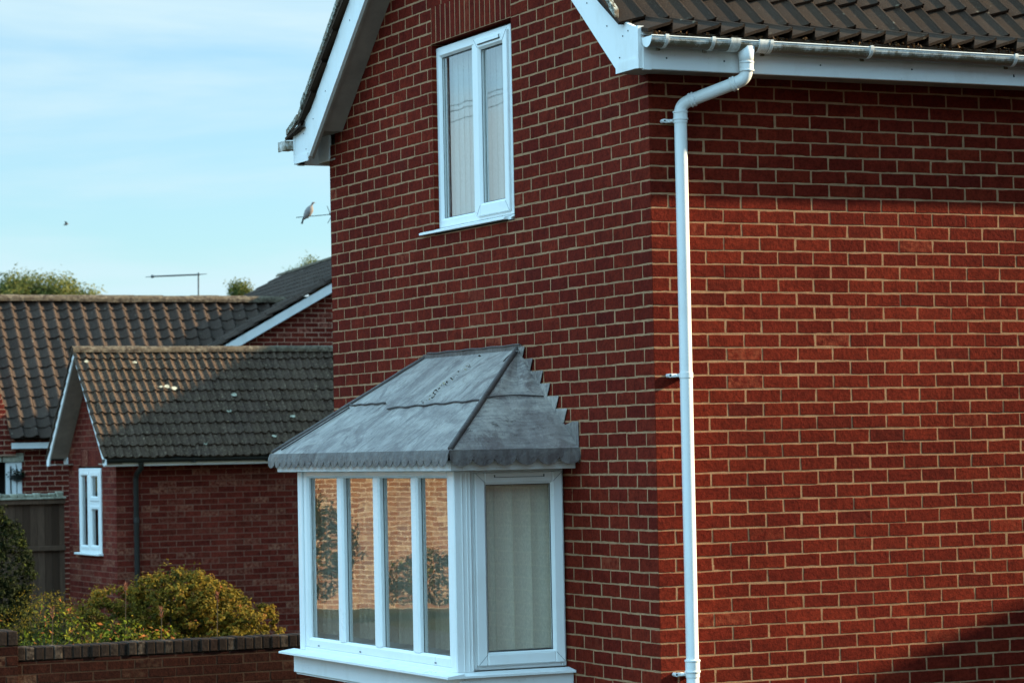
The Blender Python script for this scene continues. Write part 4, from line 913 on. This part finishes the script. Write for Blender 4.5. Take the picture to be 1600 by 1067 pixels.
PP, NN, TT = clusters(blobs, 1500, 42, .050, 3, .82, .12)
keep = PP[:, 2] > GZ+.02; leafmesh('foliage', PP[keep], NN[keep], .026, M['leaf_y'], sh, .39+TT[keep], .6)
stems((.95, 10.7, 0), [(.5, 10.8, .8), (.8, 10.6, .95), (1.2, 10.5, .8), (1.5, 10.4, .6), (.3, 10.9, .6), (1, 10.5, .9)], .02, M['bark'], sh, 'stem')
# dark clipped conifer
tp = empty('dark_conifer_shrub', (.74, 16.25, 0), 'dark rounded evergreen bush at the left edge in front of the fence', 'shrub')
blobs = [(.68, 16.3, .9, .49, .45, .68), (.68, 16.3, .3, .50, .46, .6), (.60, 16.3, 1.30, .34, .34, .44)]
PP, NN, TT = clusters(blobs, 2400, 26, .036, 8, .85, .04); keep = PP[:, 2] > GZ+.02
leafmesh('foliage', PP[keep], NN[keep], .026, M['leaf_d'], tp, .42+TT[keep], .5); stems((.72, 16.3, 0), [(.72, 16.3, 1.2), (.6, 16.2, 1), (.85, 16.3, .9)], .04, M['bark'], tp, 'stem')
# low bed of mixed plants at the left, several clumps
def bed_plant(i, x_, y_, z_, rx, rz, n_, sz, asp, mat, nm, lab, seed, tone0=.5, lump=.25):
    o_ = empty(nm, (x_, y_, 0), lab, 'plant', 'plants in the bed behind the garden wall')
    P_, N_, K = blob_points([(x_, y_, z_, rx, rx*.9, rz)], n_, .3, lump, seed)
    keep = P_[:, 2] > .02; P_, N_, K = P_[keep], N_[keep], K[keep]
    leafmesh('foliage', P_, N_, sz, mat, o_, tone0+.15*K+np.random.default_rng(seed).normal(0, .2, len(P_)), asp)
    stems((x_, y_, 0), [(x_+random.uniform(-rx, rx)*.6, y_+random.uniform(-.1, .1), z_+rz*.5) for _ in range(5)], .006, M['bark'], o_, 'stem')
    return o_
bed_plant(0, -.42, 9.9, .55, .34, .30, 1500, .040, .32, M['leaf_g'], 'leafy_plant', 'low green and yellow leafy plant just right of the strappy grass', 11, .55)
bed_plant(1, .00, 9.6, .50, .30, .26, 1500, .036, .35, M['leaf_g'], 'leafy_plant', 'low yellow tipped leafy plant between strappy grass and golden shrub', 12, .62)
bed_plant(2, -.20, 10.9, .62, .42, .34, 3800, .020, .5, M['leaf_y'], 'wiry_plant', 'wiry brown green plant with fine leaves behind the low leafy plants', 13, .30)
bed_plant(3, .30, 9.5, .45, .24, .24, 1200, .032, .35, M['leaf_g'], 'leafy_plant', 'small leafy plant with orange flecks at the left foot of the golden shrub', 14, .72)
bed_plant(4, -1.02, 10.3, .50, .30, .36, 1400, .045, .3, M['leaf_g'], 'leafy_plant', 'tall green leafy plant at the left edge beneath the dark evergreen', 15, .42)
def strap(o_loc, n_, ln, lab, nm='strappy_grass', seed=1, tone_=.62):
    o_ = empty(nm, o_loc, lab, 'plant', 'plants in the bed behind the garden wall'); rr_ = random.Random(seed); mb = MB()
    for _ in range(n_):
        a = rr_.uniform(0, 2*math.pi); l_ = ln*rr_.uniform(.6, 1.1); out = rr_.uniform(.25, .6)*l_; px, py = o_loc[0]+rr_.gauss(0, .05), o_loc[1]+rr_.gauss(0, .05); L0 = []; R0 = []
        for i in range(9):
            f = i/8; r_ = out*f; z_ = GZ+(l_+.3)*(1.25*f-.62*f*f*1.05); w_ = .008*(1-f**2)+.0006; cx, cy = px+math.cos(a)*r_, py+math.sin(a)*r_; L0.append((cx-math.sin(a)*w_, cy+math.cos(a)*w_, z_)); R0.append((cx+math.sin(a)*w_, cy-math.cos(a)*w_, z_))
        mb.grid([L0, R0], 0, (min(1, max(0, rr_.gauss(tone_, .14))), .5, .5))
    mb.build('foliage', M['leaf_g'], o_, smooth=True); return o_
strap((-.82, 9.3, 0), 110, 1.15, 'bright green strappy grass arching at the left end of the garden wall', seed=2)
strap((-.55, 9.0, 0), 50, .9, 'second clump of thin green grass blades right beside the wall pier', seed=3, tone_=.7)
for i, (x_, y_, h_, lab) in enumerate(((.78, 9.3, .93, 'pale red flower spike standing before the middle of the golden shrub'), (-.62, 9.4, .86, 'rusty flower spike rising from the strappy grass'), (.20, 10.0, 1.02, 'pinkish seed head at the left shoulder of the golden shrub'), (.22, 9.1, .84, 'orange pink flower stalk leaning left of the golden shrub'))):
    o_ = empty('flower_spike', (x_, y_, 0), lab, 'flower', 'flower spikes in the bed'); mb = MB(); mb.tube([(x_, y_, GZ), (x_+.01, y_, h_*.6), (x_+.02, y_, h_)], .0035, 5); mb.build('stem', M['bark'], o_)
    mb = MB(); 
    for k in range(15):
        a = k*2.4; q = Vector((x_+.015, y_, h_-.02+random.uniform(-.06, .02))); d = Vector((math.cos(a)*.022, math.sin(a)*.022, random.uniform(.02, .05))); mb.tube([q, q+d*.5, q+d], [.002, .0028, .0008], 5, 0, (random.random(), .5, .5))
    mb.build('petals', M['flower'], o_)
# broad leaf at the very corner, street side of the pier
strap((-1.45, 7.2, 0), 26, .72, 'broad green leaves in front of the wall pier at the lower left corner', 'leafy_plant', 9, .35)

# ------------------------------------------------------------------ trees beyond the roofs
def tree(loc, h, blobs, n_, sz, lab, seed, tr=.14, thin=False):
    o_ = empty('tree', loc, lab, 'tree', 'trees beyond the roofs')
    bl = [(loc[0]+b_[0], loc[1]+b_[1], b_[2], b_[3], b_[4], b_[5]) for b_ in blobs]
    P_, N_, K = blob_points(bl, n_, .35 if not thin else .1, .28, seed); r_ = np.random.default_rng(seed)
    cl = r_.choice(len(P_), max(30, n_//60)); PP = (P_[cl][:, None, :]+r_.normal(0, sz*1.6, (len(cl), 45, 3))).reshape(-1, 3); NN = np.repeat(N_[cl], 45, 0)
    leafmesh('crown', PP, NN, sz, M['leaf_t'], o_, .5+np.repeat(.22*K[cl], 45)+r_.normal(0, .2, len(PP)), .5)
    mb = MB(); x_, y_, _ = loc; zt = bl[0][2]; mb.tube([(x_, y_, GZ), (x_+.1, y_, zt*.4), (x_, y_, zt*.8), (x_, y_, zt)], [tr, tr*.8, tr*.5, tr*.25], 8)
    for b_ in bl: 
        for k in range(4): e = Vector(b_[:3])+Vector((random.uniform(-.7, .7)*b_[3], random.uniform(-.7, .7)*b_[4], random.uniform(-.2, .8)*b_[5])); s_ = Vector((x_, y_, zt*.7)); mb.tube([s_, s_.lerp(e, .5)+Vector((0, 0, .15)), e], [tr*.35, tr*.2, tr*.05], 6)
    mb.build('trunk', M['bark'], o_, smooth=True)
tree((12.1, 55, 0), 6.5, [(-.55, 0, 6.15, .65, .7, .58), (.35, 0, 6.1, .75, .7, .55), (.9, 0, 5.85, .45, .5, .5), (-.9, .2, 5.8, .5, .5, .6), (1.35, 0, 5.85, .5, .5, .5), (0, 0, 5.5, 1.5, 1.0, .9)], 60000, .075, 'bushy pale green tree rising above the left end of the bungalow ridge', 21)
tree((13.42, 43.4, 0), 5.8, [(0, 0, 5.62, .20, .16, .19), (.05, 0, 5.35, .14, .14, .2)], 4500, .05, 'small yellow green treetop just above the bungalow ridge near the cross gable', 22, .05)
tree((14.75, 42.7, 0), 6.1, [(.02, 0, 6.02, .20, .2, .28), (-.35, 0, 5.90, .25, .2, .14), (-.6, 0, 5.76, .2, .2, .1), (.2, 0, 5.9, .2, .2, .2)], 6000, .042, 'thin wispy tree behind the cross gable roof next to the big house wall', 23, .05, True)

# ------------------------------------------------------------------ aerials and birds
ae = empty('tv_aerial', P3(310, 462, 44), 'thin tv aerial on a mast above the bungalow ridge', 'aerial')
a, b_ = P3(238, 432, 44), P3(312, 429, 44)
mb = MB(); mb.tube([P3(310, 470, 44), P3(310, 426, 44)], .012, 6); mb.build('mast', M['alu'], ae)
mb = MB(); mb.tube([a, b_], .013, 6)
for k in range(15):
    c = a.lerp(b_, k/14); mb.tube([c-Vector((.06, -.16, 0)), c+Vector((.06, -.16, 0))], .005, 5)
mb.tube([P3(236, 432, 44), P3(240, 432, 44)], .025, 6); mb.build('boom', M['alu'], ae)
hd = P3(519, 334, 30); a = P3(463, 340, 30); b_ = P3(519, 335, 30)
ae2 = empty('tv_aerial', (hd.x+.1, hd.y, 0), 'tv aerial with a pigeon on its boom, half hidden behind the big house', 'aerial')
mb = MB(); mb.tube([(hd.x+.12, hd.y, 2.2), (hd.x+.12, hd.y, hd.z+.1)], .016, 8); mb.build('mast', M['alu'], ae2)
mb = MB(); mb.tube([a, b_, b_+(b_-a)*.35], .0045, 6); mb.tube([b_-Vector((.03, 0, 0)), b_+Vector((.02, 0, .02))], .014, 6)
mb.tube([P3(511, 322, 30), P3(516, 334, 30)], .004, 5); mb.tube([P3(512, 349, 30), P3(517, 340, 30)], .004, 5)
for k in range(7):
    c = a.lerp(b_, .1+k*.13); dv = Vector((.55, -.83, 0)); dv = (c-CAM).normalized(); mb.tube([c-dv*.07, c+dv*.07], .0028, 5)
mb.build('boom', M['alu'], ae2)
def bird(base, s_, flying, lab, nm):
    """body and head one lofted surface; wings and tail as parts"""
    o_ = empty(nm, base, lab, 'bird'); base = Vector(base); X = r2; Z = Vector((0, 0, 1)); Y = Vector((fw.x, fw.y, 0)).normalized()
    def Q(x_, y_, z_): return base+X*(x_*s_)+Y*(y_*s_)+Z*(z_*s_)
    spine = [(-.30, .00, -.02, .02), (-.24, 0, .05, .055), (-.14, 0, .20, .105), (-.02, 0, .38, .145), (.09, 0, .56, .140), (.15, 0, .70, .095), (.19, 0, .80, .060), (.23, 0, .88, .055), (.27, 0, .94, .060), (.32, 0, .965, .045), (.38, 0, .955, .012), (.45, 0, .935, .004)] if not flying else \
            [(-.5, 0, -.1, .03), (-.3, 0, -.02, .1), (0, 0, .05, .16), (.25, 0, .1, .12), (.42, 0, .16, .09), (.52, 0, .18, .03), (.6, 0, .18, .006)]
    mb = MB(); mb.tube([Q(x_, y_, z_) for x_, y_, z_, _ in spine], [r_*s_*(1.6 if z_ < .72 else 1.15) for _, _, z_, r_ in spine], 14); mb.build('body', M['feather'], o_, smooth=True)
    mb = MB()
    if flying:
        for sg in (-1, 1): mb.add([Q(.25, 0, .12), Q(-.1, 0, .1), Q(-.15, sg*.5, .45), Q(.0, sg*1.1, .65), Q(.25, sg*.55, .5)], [(0, 1, 2, 4), (2, 3, 4)])
        # thickness
        mb.add([Q(.25, 0, .09), Q(-.1, 0, .07), Q(-.15, -.5, .42), Q(.25, -.55, .47)], [(0, 1, 2, 3)]); mb.build('wing', M['feather_d'], o_)
    else:
        for sg in (-1, 1):
            rows = []
            for f in np.linspace(0, 1, 7):
                cx, cz = .10-.42*f, .66-.66*f; w_ = .11*math.sin(math.pi*min(1, f*.8+.15)); rows.append([Q(cx-w_*.5-.02, sg*(.10-.05*f), cz+w_*.5), Q(cx, sg*(.155-.10*f), cz), Q(cx+w_*.5, sg*(.14-.09*f), cz-w_*.5)])
            mb.grid(rows)
        mb.build('wing', M['feather_d'], o_, smooth=True)
        mb = MB(); mb.prism([Q(-.24, -.03, .06), Q(-.33, -.02, .10), Q(-.44, -.02, -.26), (Q(-.34, -.02, -.28))], Y*(.06*s_)); mb.build('tail', M['feather_d'], o_)
        mb = MB(); mb.tube([Q(-.05, -.04, .30), Q(-.06, -.04, .04)], .012*s_*1.3, 6); mb.tube([Q(-.01, .05, .30), Q(-.01, .05, .05)], .012*s_*1.3, 6); mb.build('leg', M['feather_p'], o_)
for nm_, cc in (('feather', (.26, .215, .20)), ('feather_d', (.055, .055, .06)), ('feather_p', (.35, .12, .10))):
    m, t, b = material(nm_, .8, .2); t.links.new(mixc(t, mrange(t, noise(t, 30, 4), .3, .7), cc, tuple(x*.75 for x in cc)), b.inputs['Base Color']); M[nm_] = m
bird(P3(482, 341, 30)-Vector((0, 0, .012)), .185, False, 'grey pigeon perched on the aerial boom', 'pigeon')
bird(P3(103, 351, 60), .10, True, 'small distant bird in flight at the left of the sky', 'flying_bird')

# ------------------------------------------------------------------ off-camera neighbours and one added skylight blocker (they shade and are reflected)
nb = empty('neighbour_house', (14, 15.5, 0), 'tall neighbouring brick house east of the garage', 'house')
mb = MB(); mb.box(14.3, 21, 15.5, 33, GZ, 7.0); mb.build('wall', M['brick_f'], nb)
mb = MB(); mb.prism([(14, 15.2, 7.26), (21.3, 15.2, 7.26), (17.6, 15.2, 8.6)], (0, 18, 0)); mb.build('roof', M['tile'], nb)
nb2 = empty('neighbour_garage', (8, -3, 0), 'flat roofed brick garage south of the big house', 'garage')
e = Vector((-1.50, -1, 0)); pc = Vector((9.5, -1.456, 0)); nrm = Vector((1, -1.50, 0)).normalized(); a = pc-e*.5; b_ = pc+e*2.6
mb = MB(); dz_ = Vector((0, 0, GZ)); mb.prism([a+dz_, b_+dz_, b_+nrm*4.5+dz_, a+nrm*4.5+dz_], (0, 0, 4.61)); mb.build('wall', M['brick_f'], nb2)
mb = MB(); mb.prism([Vector((q.x, q.y, 4.315)) for q in (a, b_, b_+nrm*4.7, a+nrm*4.7)], (0, 0, .115)); mb.build('roof', M['black'], nb2)
sblock = empty('south_sky_blocker', (6, -7, 0), 'unseen house shaped block added south of the big house to dim its side wall', 'house')  # added unseen mass, cuts skylight on the big house's south wall
mb = MB(); mb.box(.8, 12, -10.5, -4.6, GZ, 5.6); mb.build('wall', M['brick_f'], sblock); mb = MB(); mb.prism([(.5, -4.3, 5.5), (.5, -10.8, 5.5), (.5, -7.5, 7.6)], (11.8, 0, 0)); mb.build('roof', M['tile'], sblock)
# house across the road, seen only in the bay's glass
op = empty('opposite_house', (-11, 26, 0), 'sunlit brick bungalow across the road', 'house')
cx, cy = -11.2, 27.2; fn = Vector((.62, -.78, 0)).normalized(); fu = Vector((.78, .62, 0)).normalized()
o0 = Vector((cx, cy, 0))-fu*7
mb = MB(); brickwork(mb, o0, fu, fn, 0, 14, GZ, 2.5, .1, .2125, openings=[(2.4, 4.0, .85, 2.05), (9.3, 10.3, GZ, 2.05)], fine=False); mb.quad(o0, o0-fn*6, o0-fn*6+Vector((0, 0, 2.5)), o0+Vector((0, 0, 2.5))); e1 = o0+fu*14; mb.quad(e1, e1-fn*6, e1-fn*6+Vector((0, 0, 2.5)), e1+Vector((0, 0, 2.5)))
mb.build('wall', [M['brick_o'], M['mortar_o']], op)
mb = MB(); a = o0+fn*.4-fu*.3+Vector((0, 0, 2.4)); b_ = o0-fn*3+Vector((0, 0, 4.4))-fu*.3; mb.quad(a, a+fu*14.6, b_+fu*14.6, b_); cc = o0-fn*6.4-fu*.3+Vector((0, 0, 2.4)); mb.quad(b_, b_+fu*14.6, cc+fu*14.6, cc); mb.build('roof', M['tile_f'], op)
mb = MB(); q = o0+fu*2.4-fn*.05
for s0, s1, z0, z1 in ((0, .07, .85, 2.05), (1.53, 1.6, .85, 2.05), (.77, .83, .92, 1.98), (.07, 1.53, .85, .92), (.07, 1.53, 1.98, 2.05)):
    p = q+fu*s0; mb.prism([p+Vector((0, 0, z0)), q+fu*s1+Vector((0, 0, z0)), q+fu*s1+Vector((0, 0, z1)), p+Vector((0, 0, z1))], -fn*.05)
mb.build('window', M['pvc'], op)
p = q-fn*.2-fu*.3; mb = MB(); mb.prism([p+Vector((0, 0, .6)), p+fu*2.2+Vector((0, 0, .6)), p+fu*2.2+Vector((0, 0, 2.3)), p+Vector((0, 0, 2.3))], -fn*.05); mb.build('interior_wall', M['room'], op); mb = MB(); p = o0+fu*9.3-fn*.1; mb.prism([p, p+fu*1, p+fu*1+Vector((0, 0, 2.05)), p+Vector((0, 0, 2.05))], -fn*.05); mb.build('door', M['room'], op)
hb = empty('roadside_shrub', (-8.6, 22.5, 0), 'leafy shrub in the front garden across the road', 'shrub')
bl = [(-8.3, 24.2, .9, .7, .7, .9), (-8.9, 24.6, .7, .8, .8, .7), (-9.9, 22.3, .35, .9, .6, .45)]
P_, N_, K = blob_points(bl, 12000, .6, .2, 31); keep = P_[:, 2] > .02; leafmesh('foliage', P_[keep], N_[keep], .06, M['leaf_g'], hb, .35+.2*K[keep]+rng.normal(0, .15, keep.sum()), .5); stems((-8.6, 24.4, 0), [(-8.4, 24.2, 1.2), (-8.9, 24.5, 1)], .04, M['bark'], hb, 'stem')
# telephone wires over the road, seen only in the upper pane
tw = empty('telephone_pole', (-14.5, 30, 0), 'wooden telephone pole with wires across the road', 'pole')
mb = MB(); mb.tube([(-14.5, 26.3, GZ), (-14.5, 26.3, 9.2)], [.14, .1], 10); mb.build('pole', M['bark'], tw)
for k, dz in enumerate((0, -.12, -.35)):
    mb = MB(); a = Vector((-14.5, 26.3, 8.9+dz*.6)); b_ = Vector((-4.0, 31.0, 6.2+dz)); mb.tube([a.lerp(b_, i/12)-Vector((0, 0, .5*math.sin(math.pi*i/12))) for i in range(13)], .006, 5); mb.build('wire', M['black'], tw)
